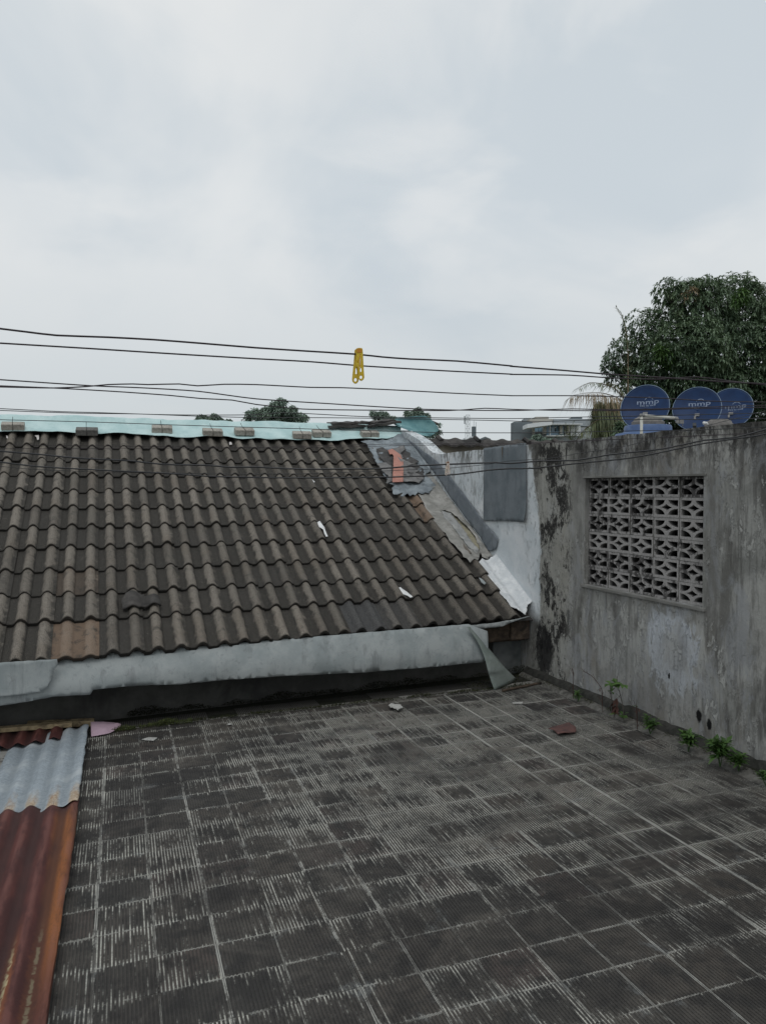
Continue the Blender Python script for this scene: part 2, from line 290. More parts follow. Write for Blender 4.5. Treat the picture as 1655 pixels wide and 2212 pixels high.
simple('paper', (.45,.43,.42), (.58,.55,.54), 40, bump=.3)
simple('floor_scrap', (.30,.30,.29), (.42,.42,.40), 40, bump=.2)
simple('red_sheet', (.070,.042,.040), (.12,.062,.055), 20, bump=.2)
simple('pvc', (.42,.42,.38), (.52,.52,.48), 20, rough=.45, bump=0)
simple('pvc_grey', (.17,.17,.17), (.23,.23,.23), 20, rough=.5, bump=0)
simple('tank_blue', (.055,.10,.22), (.085,.14,.27), 6, rough=.5, bump=.05)
simple('tank_lid', (.12,.115,.11), (.19,.18,.17), 12, rough=.7)
simple('dish_blue', (.003,.022,.078), (.006,.032,.105), 5, rough=.55, bump=0, dark=(.003,.017,.062))
simple('dish_rim', (.13,.19,.28), (.17,.23,.32), 5, rough=.4, bump=0)
simple('print', (.17,.22,.32), (.24,.29,.39), 30, rough=.5, bump=0)
simple('dark_metal', (.04,.045,.05), (.08,.085,.09), 30, rough=.5)
simple('concrete_far', (.27,.30,.32), (.31,.34,.36), .4, bump=0)
simple('concrete_far_dark', (.13,.155,.17), (.15,.175,.19), .4, bump=0)
simple('far_white', (.62,.66,.68), (.68,.71,.73), .4, bump=0)
simple('far_beige', (.36,.35,.32), (.42,.41,.37), .4, bump=0)
simple('far_glass', (.14,.25,.34), (.24,.37,.46), .5, rough=.15, bump=0, spec=.6)
simple('steel_far', (.46,.50,.52), (.50,.54,.56), 1, bump=0)
mat_leaf('mango_leaf', (.036,.070,.046), (.145,.21,.125), (.16,.22,.11), .42)
mat_leaf('far_leaf', (.13,.19,.165), (.29,.37,.30), (.24,.31,.24), .8)  # distance haze put into the leaf colour: paler and bluer
mat_leaf('farther_leaf', (.10,.135,.13), (.14,.18,.165), (.13,.17,.15), .8)
mat_leaf('palm_leaf', (.055,.085,.04), (.15,.17,.08), (.18,.17,.09), .6)
mat_leaf('palm_dry', (.15,.115,.07), (.34,.26,.16), (.22,.18,.12), .7)
mat_leaf('weed_leaf', (.035,.080,.020), (.085,.165,.040), (.10,.16,.045), .5)
mat_leaf('weed_dry', (.05,.02,.015), (.09,.04,.03), (.07,.03,.02), .8)
mat_leaf('moss_leaf', (.030,.042,.012), (.085,.105,.028), (.07,.08,.02), .8)
def mat_plastic(name, c1, c2, rough=.4):
    b = NB(name, rough, .4); n = b.noise(b.obj, 90, 5, .7); b.color(b.mix(b.st(n, .4, .65), c1, c2)); b.b.inputs['Subsurface Weight'].default_value = .12; b.b.inputs['Subsurface Radius'].default_value = (.004,.003,.001)
    b.bump(n, .12, .0006); MAT[name] = b.m
mat_plastic('peg_yellow', (.52,.36,.012), (.62,.46,.035)); mat_plastic('peg_orange', (.48,.20,.01), (.52,.25,.015)); mat_plastic('peg_white', (.50,.42,.36), (.66,.60,.54)); mat_plastic('peg_rust', (.16,.07,.04), (.26,.14,.10))
def mat_block():
    b = NB('breeze_block', .9, .2)
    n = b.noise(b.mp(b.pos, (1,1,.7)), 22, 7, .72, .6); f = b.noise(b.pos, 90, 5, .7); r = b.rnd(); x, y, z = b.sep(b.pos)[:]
    c = b.mix(b.st(f, .35, .65), (.24,.235,.23), (.37,.36,.355)); th = b.add(n, b.mul(b.sub(r, .5), .18))
    th = b.add(th, b.mul(b.st(y, 4.3, 4.8), .06)); th = b.add(th, b.mul(b.st(z, 1.45, 1.65), .05))
    c = b.mix(b.mul(b.st(th, .53, .64), .88), c, (.04,.038,.038)); c = b.mix(b.mul(b.st(x, 3.338, 3.368), .85), c, (.02,.02,.02)); b.color(c); b.bump(f, .4, .003); MAT['block'] = b.m  # block sides painted darker with depth so the openings look dark
mat_block()

# ------------------------------------------------------------------ object helpers
def tag(o, label=None, cat=None, group=None, kind=None):
    if label: o['label'] = label
    if cat: o['category'] = cat
    if group: o['group'] = group
    if kind: o['kind'] = kind
    return o
def thing(name, loc, label, cat, group=None, rot=None):
    o = bpy.data.objects.new(name, None); COL.objects.link(o); o.location = loc; o.empty_display_size = .05
    if rot is not None: o.rotation_euler = rot
    return tag(o, label, cat, group)
def mk(name, verts, faces, mat, parent=None, origin=None, smooth=False, uvs=None, attrs=None, mats=None, midx=None, local=False):
    """verts in world coordinates unless local"""
    me = bpy.data.meshes.new(name)
    V = [Vector(v) for v in verts]
    if not local:
        if parent is not None:
            pm = parent.matrix_basis.copy()
            par = parent.parent
            while par is not None: pm = par.matrix_basis @ pm; par = par.parent
            inv = pm.inverted(); V = [inv @ v for v in V]; off = Vector((0,0,0))
        else:
            off = Vector(origin) if origin is not None else sum(V, Vector())/max(1, len(V)); V = [v-off for v in V]
    else: off = Vector(origin) if origin is not None else Vector((0,0,0))
    me.from_pydata([tuple(v) for v in V], [], faces)
    if uvs is not None:
        l = me.uv_layers.new(name='UVMap'); l.data.foreach_set('uv', np.array(uvs, dtype='f').ravel())
    for k, a in (attrs or {}).items():
        at = me.attributes.new(k, 'FLOAT', 'POINT'); at.data.foreach_set('value', np.array(a, dtype='f'))
    for m in (mats or [mat]): me.materials.append(MAT[m] if isinstance(m, str) else m)
    if midx is not None: me.polygons.foreach_set('material_index', midx)
    if smooth: me.polygons.foreach_set('use_smooth', [True]*len(me.polygons))
    me.update()
    o = bpy.data.objects.new(name, me); COL.objects.link(o)
    if parent is not None: o.parent = parent
    else: o.location = off
    return o
class MB:
    def __init__(s): s.v = []; s.f = []
    def box(s, c, sz, ax=None):
        c = Vector(c); ax = ax or (Vector((1,0,0)), Vector((0,1,0)), Vector((0,0,1))); b = len(s.v)
        for k in range(8): s.v.append(c + ax[0]*(sz[0]/2*(1 if k & 1 else -1)) + ax[1]*(sz[1]/2*(1 if k & 2 else -1)) + ax[2]*(sz[2]/2*(1 if k & 4 else -1)))
        for f in ((0,2,3,1),(4,5,7,6),(0,1,5,4),(2,6,7,3),(0,4,6,2),(1,3,7,5)): s.f.append([b+i for i in f])
        return s
    def tube(s, pts, r, n=8, cap=True):
        pts = [Vector(p) for p in pts]; b = len(s.v); rr = r if hasattr(r, '__len__') else [r]*len(pts); ref = Vector((.13,.21,.97)).normalized()
        for i, p in enumerate(pts):
            t = (pts[min(i+1, len(pts)-1)]-pts[max(i-1, 0)]).normalized(); a = t.cross(ref)
            if a.length < .05: a = t.cross(Vector((1,0,0)))
            a.normalize(); c = t.cross(a)
            for k in range(n): s.v.append(p + (a*math.cos(2*math.pi*k/n)+c*math.sin(2*math.pi*k/n))*rr[i])
        for i in range(len(pts)-1):
            for k in range(n): s.f.append([b+i*n+k, b+i*n+(k+1) % n, b+(i+1)*n+(k+1) % n, b+(i+1)*n+k])
        if cap: s.f.append([b+k for k in range(n)][::-1]); s.f.append([b+(len(pts)-1)*n+k for k in range(n)])
        return s
    def lathe(s, c, prof, n=32, ax=None):
        c = Vector(c); b = len(s.v); ax = ax or (Vector((1,0,0)), Vector((0,1,0)), Vector((0,0,1)))
        for r, z in prof:
            for k in range(n): s.v.append(c + ax[0]*(r*math.cos(2*math.pi*k/n)) + ax[1]*(r*math.sin(2*math.pi*k/n)) + ax[2]*z)
        for i in range(len(prof)-1):
            for k in range(n): s.f.append([b+i*n+k, b+i*n+(k+1) % n, b+(i+1)*n+(k+1) % n, b+(i+1)*n+k])
        return s
    def build(s, name, mat, parent=None, smooth=False, **k): return mk(name, s.v, s.f, mat, parent, smooth=smooth, **k)
def bevel(o, w, seg=2):
    m = o.modifiers.new('bevel', 'BEVEL'); m.width = w; m.segments = seg; m.limit_method = 'ANGLE'; m.angle_limit = R(40); return o
def cr(pts, step):
    """Catmull-Rom through a list of vectors"""
    P = [Vector(p) for p in pts]; out = []
    for i in range(len(P)-1):
        a, b, c, d = P[max(i-1, 0)], P[i], P[i+1], P[min(i+2, len(P)-1)]; n = max(2, int((c-b).length/step))
        for k in range(n):
            t = k/n; m1 = (c-a)*.35; m2 = (d-b)*.35
            L = (c-b).length
            if m1.length > L: m1 = m1.normalized()*L
            if m2.length > L: m2 = m2.normalized()*L
            h = (2*t**3-3*t**2+1, t**3-2*t**2+t, -2*t**3+3*t**2, t**3-t**2); out.append(b*h[0]+m1*h[1]+c*h[2]+m2*h[3])
    out.append(P[-1]); return out
def shape2d(loops, depth):
    """filled 2D outline with holes, extruded; returns verts, faces in the XY plane, z in +-depth/2"""
    cu = bpy.data.curves.new('t', 'CURVE'); cu.dimensions = '2D'; cu.fill_mode = 'BOTH'; cu.extrude = depth/2
    for lp in loops:
        sp = cu.splines.new('POLY'); sp.points.add(len(lp)-1); sp.use_cyclic_u = True
        for p, q in zip(sp.points, lp): p.co = (q[0], q[1], 0, 1)
    o = bpy.data.objects.new('t', cu); COL.objects.link(o); dg = bpy.context.evaluated_depsgraph_get(); me = bpy.data.meshes.new_from_object(o.evaluated_get(dg))
    v = [x.co.copy() for x in me.vertices]; f = [list(p.vertices) for p in me.polygons]
    bpy.data.objects.remove(o); bpy.data.curves.remove(cu); bpy.data.meshes.remove(me); return v, f
def inside(x, y, poly):
    c = False; j = len(poly)-1
    for i in range(len(poly)):
        xi, yi = poly[i]; xj, yj = poly[j]
        if (yi > y) != (yj > y) and x < (xj-xi)*(y-yi)/(yj-yi)+xi: c = not c
        j = i
    return c
def resamp(poly, sp, rag=0):
    out = []
    for i in range(len(poly)):
        a, b = poly[i], poly[(i+1) % len(poly)]; L = math.dist(a, b); n = max(1, int(L/sp))
        for k in range(n):
            t = k/n; x = a[0]+(b[0]-a[0])*t; y = a[1]+(b[1]-a[1])*t
            if rag and k: x += random.uniform(-rag, rag); y += random.uniform(-rag, rag)
            out.append((x, y))
    return out
def sheet(name, poly, f3, mat, sp=.03, holes=(), parent=None, rag=0, thick=.003, **k):
    P = resamp(poly, sp, rag); HL = [resamp(h, sp, rag) for h in holes]; vs = []; ed = []
    for lp in [P]+HL:
        b = len(vs); vs += lp; ed += [(b+i, b+(i+1) % len(lp)) for i in range(len(lp))]
    x0, x1 = min(p[0] for p in P), max(p[0] for p in P); y0, y1 = min(p[1] for p in P), max(p[1] for p in P)
    y = y0+sp/2
    while y < y1:
        x = x0+sp/2
        while x < x1:
            q = (x+random.uniform(-.25,.25)*sp, y+random.uniform(-.25,.25)*sp)
            if inside(*q, P) and not any(inside(*q, h) for h in HL): vs.append(q)
            x += sp
        y += sp
    r = delaunay_2d_cdt([Vector(q) for q in vs], ed, [], 0, 1e-6); V2, F2 = r[0], r[2]; F = []
    for f in F2:
        cx = sum(V2[i][0] for i in f)/3; cy = sum(V2[i][1] for i in f)/3
        if inside(cx, cy, P) and not any(inside(cx, cy, h) for h in HL): F.append(list(f))
    used = sorted({i for f in F for i in f}); mp = {j: i for i, j in enumerate(used)}
    o = mk(name, [f3(V2[i][0], V2[i][1]) for i in used], [[mp[i] for i in f] for f in F], mat, parent, smooth=True, **k)
    if thick:
        m = o.modifiers.new('thick', 'SOLIDIFY'); m.thickness = thick; m.offset = 0
    return o
def nz(x, y, z=0., s=1.): return mn.noise(Vector((x*s, y*s, z*s)))
def ridge(x, y, z, s): return 1-2*abs(mn.noise(Vector((x*s, y*s, z))))

# ------------------------------------------------------------------ terrace floor
TW = .2; GX0, GY0 = .667, 2.50; NR = 16
def floor():
    V, Fc, UV, MI = [], [], [], []
    prof = []
    for c in range(NR):                                 # rib tops with a flat groove in the middle of each module
        for t, z in ((0, 0), (.27, 0), (.33, -.0022), (.67, -.0022), (.73, 0)): prof.append(((c+t)/NR, z))
    prof.append((1, 0)); rnd = random.Random(3)
    def slab(i, j, x0, x1, y0, y1, zoff=0, rnd=rnd):
        dz = rnd.uniform(-.0010, .0010)+zoff; tx = rnd.uniform(-.006, .006); ty = rnd.uniform(-.006, .006); sk = rnd.uniform(-.0012, .0012); g = .0012+rnd.uniform(-.0005, .0010)
        g2 = .0010+rnd.uniform(0, .0008)
        b = len(V); n = 0
        us = [(u, z) for u, z in prof]
        for (u, z) in us:
            x = x0+g+(TW-2*g)*u
            if x < x0-.001 or x > x1: continue
            for yy, e in ((y0+g2, 0), (y0+g2, 1), (y1-g2, 1), (y1-g2, 0)):
                zz = (z if e else -.012)+dz+tx*(u-.5)*TW+ty*((yy-GY0)/TW-j-.5)*TW
                V.append(T(x+sk*((yy-y0)/TW-.5), yy, zz)); 
            n += 1
        def uvc(k, q):
            u = us[k][0]; return (i+min(max(u, .0005), .9995), j+min(max((( y0 if q < 2 else y1)-GY0)/TW-j, .004), .996))
        for k in range(n-1):
            for q in range(3):
                a = b+k*4+q; Fc.append([a, a+4, a+5, a+1]); UV.extend([uvc(k, q), uvc(k+1, q), uvc(k+1, q+1), uvc(k, q+1)]); MI.append(0)
        for k, fl in ((0, 0), (n-1, 1)):
            a = b+k*4; Fc.append([a, a+1, a+2, a+3] if not fl else [a+3, a+2, a+1, a]); UV.extend([uvc(k, 0)]*4); MI.append(0)
    for i in range(-8, 12):
        for j in range(-12, 15):
            x0, y0 = GX0+i*TW, GY0+j*TW; x1, y1 = x0+TW, y0+TW
            if i <= -5 and j > -3: 
                if x1 < -.35: continue
            far = 5.44-.036*(x0+.35)
            if y0 > far-.03: continue
            slab(i, j, x0, x1, y0, min(y1, far) if j < 14 else far)
    o = mk('terrace_floor', V, Fc, None, None, origin=T(1.5, 3.5), uvs=UV, mats=['floor'], midx=MI); tag(o, kind='structure')
    # joint bed below the tiles
    q = []; nx, ny = 70, 110
    for b_ in range(ny+1):
        for a in range(nx+1):
            x = -.95+a*4.03/nx; y = 0+b_*5.46/ny; q.append(T(x, y, -.0056))
    o = mk('joint_bed', q, [[b_*(nx+1)+a, b_*(nx+1)+a+1, (b_+1)*(nx+1)+a+1, (b_+1)*(nx+1)+a] for b_ in range(ny) for a in range(nx)], 'grout', origin=T(1.5, 3.5)); tag(o, kind='structure')
    # terrace slab body
    m = MB(); c = T(1.2, 2.3, -.28); m.box(c, (4.35, 6.6, .5), (TX, TY, TZ)); o = m.build('terrace_slab', 'slab'); tag(o, kind='structure')
    # strip of ribbed tiles beyond the drain line, tipped toward the wall
    V.clear(); Fc.clear(); UV.clear(); MI.clear(); r2 = random.Random(9)
    for i in range(-6, 13):
        x0 = GX0+i*TW+.07; far = 5.44-.036*(x0+.35); b0 = len(V)
        slab(i, 16, x0, x0+TW, far+.045+r2.uniform(-.010,.010), 5.64+r2.uniform(-.006,.006), -.006+r2.uniform(-.003,.003))
        for k in range(b0, len(V)): pass
    o = mk('gutter_tiles', V, Fc, None, None, origin=T(1.5, 5.5), uvs=UV, mats=['floor'], midx=MI); tag(o, kind='structure')
    MAT_dark = NB('strip_tile', .9, .2); n = MAT_dark.noise(MAT_dark.pos, 20, 5, .7); uv = MAT_dark.sep(MAT_dark.uv)
    g = MAT_dark.ma('ABSOLUTE', MAT_dark.sub(MAT_dark.ma('FRACT', MAT_dark.mul(uv[0], 16.)), .5)); gm = MAT_dark.st(g, .26, .17)
    MAT_dark.color(MAT_dark.mix(MAT_dark.mul(gm, .8), MAT_dark.mix(n, (.026,.026,.024), (.06,.057,.052)), (.12,.12,.112))); MAT_dark.bump(n, .5, .003)
    o.data.materials[0] = MAT_dark.m
    V.clear()
    f = []
    for k in range(61):
        x = -.45+k*3.75/60; far = 5.44-.036*(x+.35); w = .010*mn.noise(Vector((x*9, 0, 0)))
        V.append(T(x, far-.004+w*.6, .001+abs(w)*.5)); V.append(T(x, far+.035+w, .003)); V.append(T(x, 5.80, -.001))
    for k in range(60):
        for c in range(2): f.append([k*3+c, (k+1)*3+c, (k+1)*3+c+1, k*3+c+1])
    o = mk('gutter_bed', [v-TZ*.011 for v in V], f, 'blackmoss', origin=T(1.5, 5.6)); tag(o, kind='structure')
floor()

# cement ledge and dark skirting along the boundary wall
def ledge():
    V, f = [], []; N = 90
    for k in range(N+1):
        y = 1.0+k*4.6/N; p = T(3.067, y, 0); w = .010*nz(y, 1, 0, 7); bx = 3.268+.012*nz(y, 3, 0, 5); zt = p.z
        hgt = .012+.006*nz(y, 7, 0, 11)
        V += [Vector((p.x+.006+w*.5, y, zt-.006)), Vector((p.x+.03+w, y, zt+hgt)), Vector((bx-.02+w, y, zt+hgt+.004+.004*nz(y, 5, 0, 19))), Vector((bx, y, zt+hgt+.004))]
    for k in range(N):
        for c in range(3): f.append([k*4+c, k*4+c+1, (k+1)*4+c+1, (k+1)*4+c])
    o = mk('cement_ledge', V, f, 'mortar', smooth=True, origin=T(3.1, 3)); tag(o, kind='structure')
    V, f = [], []
    for k in range(N+1):
        y = 1.0+k*4.6/N; zt = T(3.2, y).z; a = .01*nz(y, 2, 0, 6); hh = .066+.022*nz(y, 4, 0, 3)+.012*nz(y, 9, 0, 17)
        V += [Vector((3.255+a, y, zt)), Vector((3.268+a*.7, y, zt+hh*.6)), Vector((3.298, y, zt+hh)), Vector((3.31, y, zt+hh))]
    for k in range(N):
        for c in range(3): f.append([k*4+c, k*4+c+1, (k+1)*4+c+1, (k+1)*4+c])
    o = mk('wall_skirting', V, f, 'curb', smooth=True, origin=T(3.2, 3)); tag(o, kind='structure')
ledge()

# ------------------------------------------------------------------ boundary wall with breeze-block window
WX = 3.30; OY0, OY1, OZ0, OZ1 = 3.615, 4.795, .868, 1.643
def wall():
    root = thing('boundary_wall', (WX, 4, 0), 'tall weathered grey plaster wall with black mould, white painted beyond the corner, on the right of the terrace', 'wall')
    top = [(-1, 1.94)]
    y = -.9
    while y < 7.3: top.append((y, 1.928+.006*nz(y, 0, 0, 8)+.003*nz(y, 4, 0, 30))); y += .06
    top += [(7.36, 1.922), (7.58, 1.95), (7.90, 2.09), (8.21, 2.184), (8.5, 2.25), (8.62, 2.24), (9.2, 1.95), (9.2, -3.6), (-1, -3.6)]
    hole = [(OY0, OZ0), (OY1, OZ0), (OY1, OZ1), (OY0, OZ1)]
    v, f = shape2d([top, hole], .13)
    mk('plaster_face', [Vector((WX+.065+p.z, p.x, p.y)) for p in v], f, 'wall', root)
    # window: sill lip + frame lip + blocks
    win = mk('vent_window', *(lambda m: (m.v, m.f))(MB().box((WX-.004, (OY0+OY1)/2, OZ0-.009), (.03, OY1-OY0+.06, .016)).box((WX+.001, (OY0+OY1)/2, OZ1+.007), (.012, OY1-OY0+.05, .012))), 'slab', root)
    bw, bh = (OY1-OY0)/5, (OZ1-OZ0)/6; w, h = bw-.004, bh-.003
    ft = .012; ix, iz = w-2*ft, h-2*.0165
    loops = [[(-w/2, -h/2), (w/2, -h/2), (w/2, h/2), (-w/2, h/2)]]
    r1 = .425; r2 = .560
    for sx, sz in ((-1,-1), (1,-1), (1,1), (-1,1)):
        cx, cz = sx*ix/2, sz*iz/2; lp = [(cx, cz)]
        for k in range(9):
            a = k/8*math.pi/2; lp.append((cx-sx*math.cos(a)*r1*ix, cz-sz*math.sin(a)*r1*iz))
        loops.append(lp)
    dia = []; t0 = math.acos(.5/r2); t1 = math.pi/2-t0
    for sx, sz, rev in ((-1,-1,0), (1,-1,1), (1,1,0), (-1,1,1)):
        arc = []
        for k in range(7):
            a = t1+(t0-t1)*k/6; arc.append((sx*(.5-math.cos(a)*r2)*ix, sz*(.5-math.sin(a)*r2)*iz))
        dia += arc if rev == 0 else arc[::-1]
    ang = sorted(dia, key=lambda p: math.atan2(p[1]/iz, p[0]/ix)); loops.append(ang)
    bv, bf = shape2d(loops, .052); me = None; proto = None
    for i in range(5):
        for j in range(6):
            loc = Vector((WX+.058+random.uniform(-.004,.004), OY0+(i+.5)*bw, OZ0+(j+.5)*bh))
            if proto is None:
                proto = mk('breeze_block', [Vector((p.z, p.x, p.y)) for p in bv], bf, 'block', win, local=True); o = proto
                bevel(o, .002, 1)
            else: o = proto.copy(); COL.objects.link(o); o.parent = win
            o.location = loc-Vector((WX, 4, 0)); o.rotation_euler = (random.uniform(-.008,.008), random.uniform(-.012,.012), random.uniform(-.012,.012))
    # mortar grid behind the block faces
    m = MB()
    for i in range(6): m.box((WX+.062, OY0+i*bw, (OZ0+OZ1)/2), (.060, .007, OZ1-OZ0))
    for j in range(7): m.box((WX+.062, (OY0+OY1)/2, OZ0+j*bh), (.052, OY1-OY0, .006))
    m.build('mortar_joint', 'mortar', win)
wall()
# dark house behind the wall (open toward the wall so the block window looks into it), with a flat roof carrying the tanks and dishes
def nbr():
    root = thing('flat_roofed_house', (6, 4, -3.6), 'low flat roofed neighbouring house hidden behind the grey wall', 'house')
    x0, x1, y0, y1, z0, z1 = 3.435, 9.6, -1, 14, -3.6, 1.70
    v = [(x0,y0,z0),(x1,y0,z0),(x1,y1,z0),(x0,y1,z0),(x0,y0,z1),(x1,y0,z1),(x1,y1,z1),(x0,y1,z1)]
    mk('wall', v, [[0,1,5,4],[1,2,6,5],[2,3,7,6],[3,2,1,0]], 'slab', root)
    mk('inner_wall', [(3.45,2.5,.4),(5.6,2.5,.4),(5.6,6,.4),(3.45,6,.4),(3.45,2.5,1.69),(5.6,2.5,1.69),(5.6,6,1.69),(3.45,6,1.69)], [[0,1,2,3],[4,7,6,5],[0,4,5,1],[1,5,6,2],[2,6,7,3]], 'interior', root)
    m = MB().box(((x0+x1)/2, (y0+y1)/2, z1+.06), (x1-x0+.0, y1-y0+.1, .12)); m.build('roof_slab', 'slab', root)
nbr()

# ------------------------------------------------------------------ tiled house
W0, X0 = .29, -.62
rows = [.06, .455, .775, 1.08, 1.39, 1.70, 2.01, 2.31, 2.61, 2.91, 3.20, 3.47, 3.6]
def crest(u):
    t = (u*2) % 1.0; d = abs(t-.62)                       # two rolls per tile; roll centre toward the right half
    d = min(d, 1-d); w = .29
    return (math.cos(d/w*math.pi/2))**.8 if d < w else 0.
def tiles():
    house = thing('tiled_house', (.8, 7, -3.6), 'low house with a dark weathered wavy tile roof across the far side of the terrace', 'house')
    V, Fc, UV, CR, TAN, SL, LIP_SHADE = [], [], [], [], [], [], []
    NU = 28; rnd = random.Random(5)
    tans = {(-2,5):.8, (-3,5):.9, (1,0):.5, (12,7):.75, (12,6):.6, (12,5):.5, (-2,4):.6, (1,2):.15,(-3,4):.6}
    slates = {(8,0):.9, (9,0):.5}
    for r in range(11):
        for c in range(-9, 13):
            x0 = X0+c*W0+rnd.uniform(-.003,.003); sh = (.035 if r == 0 else .02 if r == 1 else 0)*max(0, (x0+.6)/1.0)
            s0 = rows[r]+sh+rnd.uniform(-.008,.008); s1 = rows[r+1]+.085; rot = rnd.uniform(-.022,.022); lift = rnd.uniform(-.003,.005); tw = rnd.uniform(-.004,.004)
            if r == 0 and c == -1: s0 -= .012
            xcut = [3.27, 3.20, 3.14, 3.09, 3.06, 3.06, 3.06, 2.83, 2.83, 2.84, 2.85, 2.86][r]
            if x0 > xcut-.03: continue
            NK = min(NU, int((xcut-x0)/W0*NU))
            b = len(V); hA = .044 if not (r == 0 and c == 1) else .024
            for k in range(NK+1):
                u = k/NU; uu = u*.995
                e = crest(min(u, .9999)); bl = 0
                if u > .94: e = max(0, 1-abs(.5*2-.62))*0+crest(.94)*(1-(u-.94)/.06*.15)
                z = e*hA
                if u > .96: z += .002
                x = x0+u*(W0+.006)
                for q, (s, hz) in enumerate(((s0, -.027), (s0, 0), (s0+.012, .003), ((s0+s1)/2, 0), (s1, 0))):
                    t = (s-s0)/(s1-s0); hh = -.006+z+(1-t)*.022*(1 if q else 1)+hz+lift+tw*(u-.5)
                    hh += .0012*mn.noise(Vector((x*12, s*12, r)))
                    ss = s+(rot*(u-.5)*W0 if q < 3 else 0)
                    if q < 3: ss += .0025*mn.noise(Vector((x*40, r*3.3, 0)))
                    V.append(RP(x, ss, hh)); CR.append(e); TAN.append(tans.get((c, r), rnd.random()*0)); SL.append(slates.get((c, r), 0)); LIP_SHADE.append(1 if q == 0 else (.0 if q > 1 else .75))
            for k in range(NK):
                for q in range(4):
                    a = b+k*5+q; Fc.append([a, a+5, a+6, a+1])
                    for kk, qq in ((k, q), (k+1, q), (k+1, q+1), (k, q+1)): UV.append((c+min(kk/NU, .999)+20, r+qq*.2+.05))
            for k, fl in ((0, 1), (NK, 0)):                # side lips
                a = b+k*5; Fc.append([a, a+1, a+2] if fl else [a+2, a+1, a]); UV.extend([(c+20.5, r+.1)]*3)
    o = mk('roof', V, Fc, 'rooftile', house, smooth=True, uvs=UV, attrs=dict(crest=CR, tan=TAN, slate=SL, edge=LIP_SHADE))
    m = o.modifiers.new('es', 'EDGE_SPLIT'); m.split_angle = R(50)
    # sarking below, back slope
    mk('roof_underlay', [RP(-3.3, .10, -.04), RP(3.30, .22, -.04), RP(3.30, 3.80, -.04), RP(-3.3, 3.80, -.04), Vector((-3.3, 11.6, .6)), Vector((3.3, 11.6, .6))], [[0,1,2,3], [3,2,5,4]], 'cap_tile', house)
    # front wall, end piece near the corner lighter
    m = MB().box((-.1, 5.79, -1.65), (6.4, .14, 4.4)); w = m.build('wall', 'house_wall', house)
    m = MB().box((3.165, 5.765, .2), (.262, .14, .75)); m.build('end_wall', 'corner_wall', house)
    m = MB().box((1.0, 5.60, .392), (5.2, .03, .11)); bevel(m.build('fascia_board', 'wood', house), .004)
    m = MB().box((3.02, 5.585, .40), (.50, .03, .15), (Vector((1,0,.07)).normalized(), Vector((0,1,0)), Vector((-.07,0,1)).normalized())); bevel(m.build('fascia_board', 'wood', house), .004)
    m = MB().box((3.20, 5.56, .415), (.17, .05, .17)); bevel(m.build('rafter_end', 'wood', house), .006)
    m = MB().box((1.0, 5.655, .33), (5.2, .03, .06)); bevel(m.build('batten', 'wood', house), .004)
    for x in (-1.1, -.1, .9, 1.9, 2.75):
        m = MB().box((x, 5.68, .50), (.05, .3, .07), (Vector((1,0,0)), Vector((0,math.cos(RA),math.sin(RA))), RN)); m.build('rafter', 'wood', house)
    # ridge caps (mostly under the tarpaulin)
    for k in range(15):
        x = -3.1+k*.43; m = MB(); pts = []
        V = []; Fq = []
        for a in range(9):
            t = math.pi*a/8; V.append(Vector((x, 8.60-.13*math.cos(t), 2.085+.085*math.sin(t)))); V.append(Vector((x+.46, 8.60-.12*math.cos(t), 2.078+.08*math.sin(t))))
        for a in range(8): Fq.append([a*2, a*2+1, a*2+3, a*2+2])
        mk('ridge_tile', V, Fq, 'cap_tile', house, smooth=True)
    return house
tiles()

# ------------------------------------------------------------------ membranes on the roof / wall junction
C6 = lambda x, y: (746.7+.2674*x, 912.6+.2674*y)
def rpoly(pts, h=0): return [roofp(*C6(*p), h) for p in pts]
def crum(base, amp, seed, sc=9):
    def f(x, s):
        h = base+amp*(ridge(x, s, seed, sc)*.6+nz(x+seed, s, 0, sc*.5)*.8+ridge(x+3, s, seed+5, sc*2.3)*.3)
        return RP(x, s, max(h, base-.6*amp))
    return f
L1 = [(475,100),(530,190),(600,250),(690,370),(770,470),(850,590),(920,690),(1000,800),(1100,930),(1160,1035),(1195,1085),(1150,1095),(1150,1120),(1100,1100),(1085,1060),(1065,1130),(1035,1120),(1000,1150),(975,1110),(945,1100),(930,1060),(900,1030),(870,990),(830,960),(805,905),(760,880),(700,790),(640,690),(610,640),(580,590),(560,400),(500,300)]
slit = [(770,720),(800,705),(850,730),(900,770),(960,830),(1020,890),(1060,950),(1085,1020),(1075,1040),(1030,1000),(980,950),(930,890),(880,830),(840,790),(790,755)]
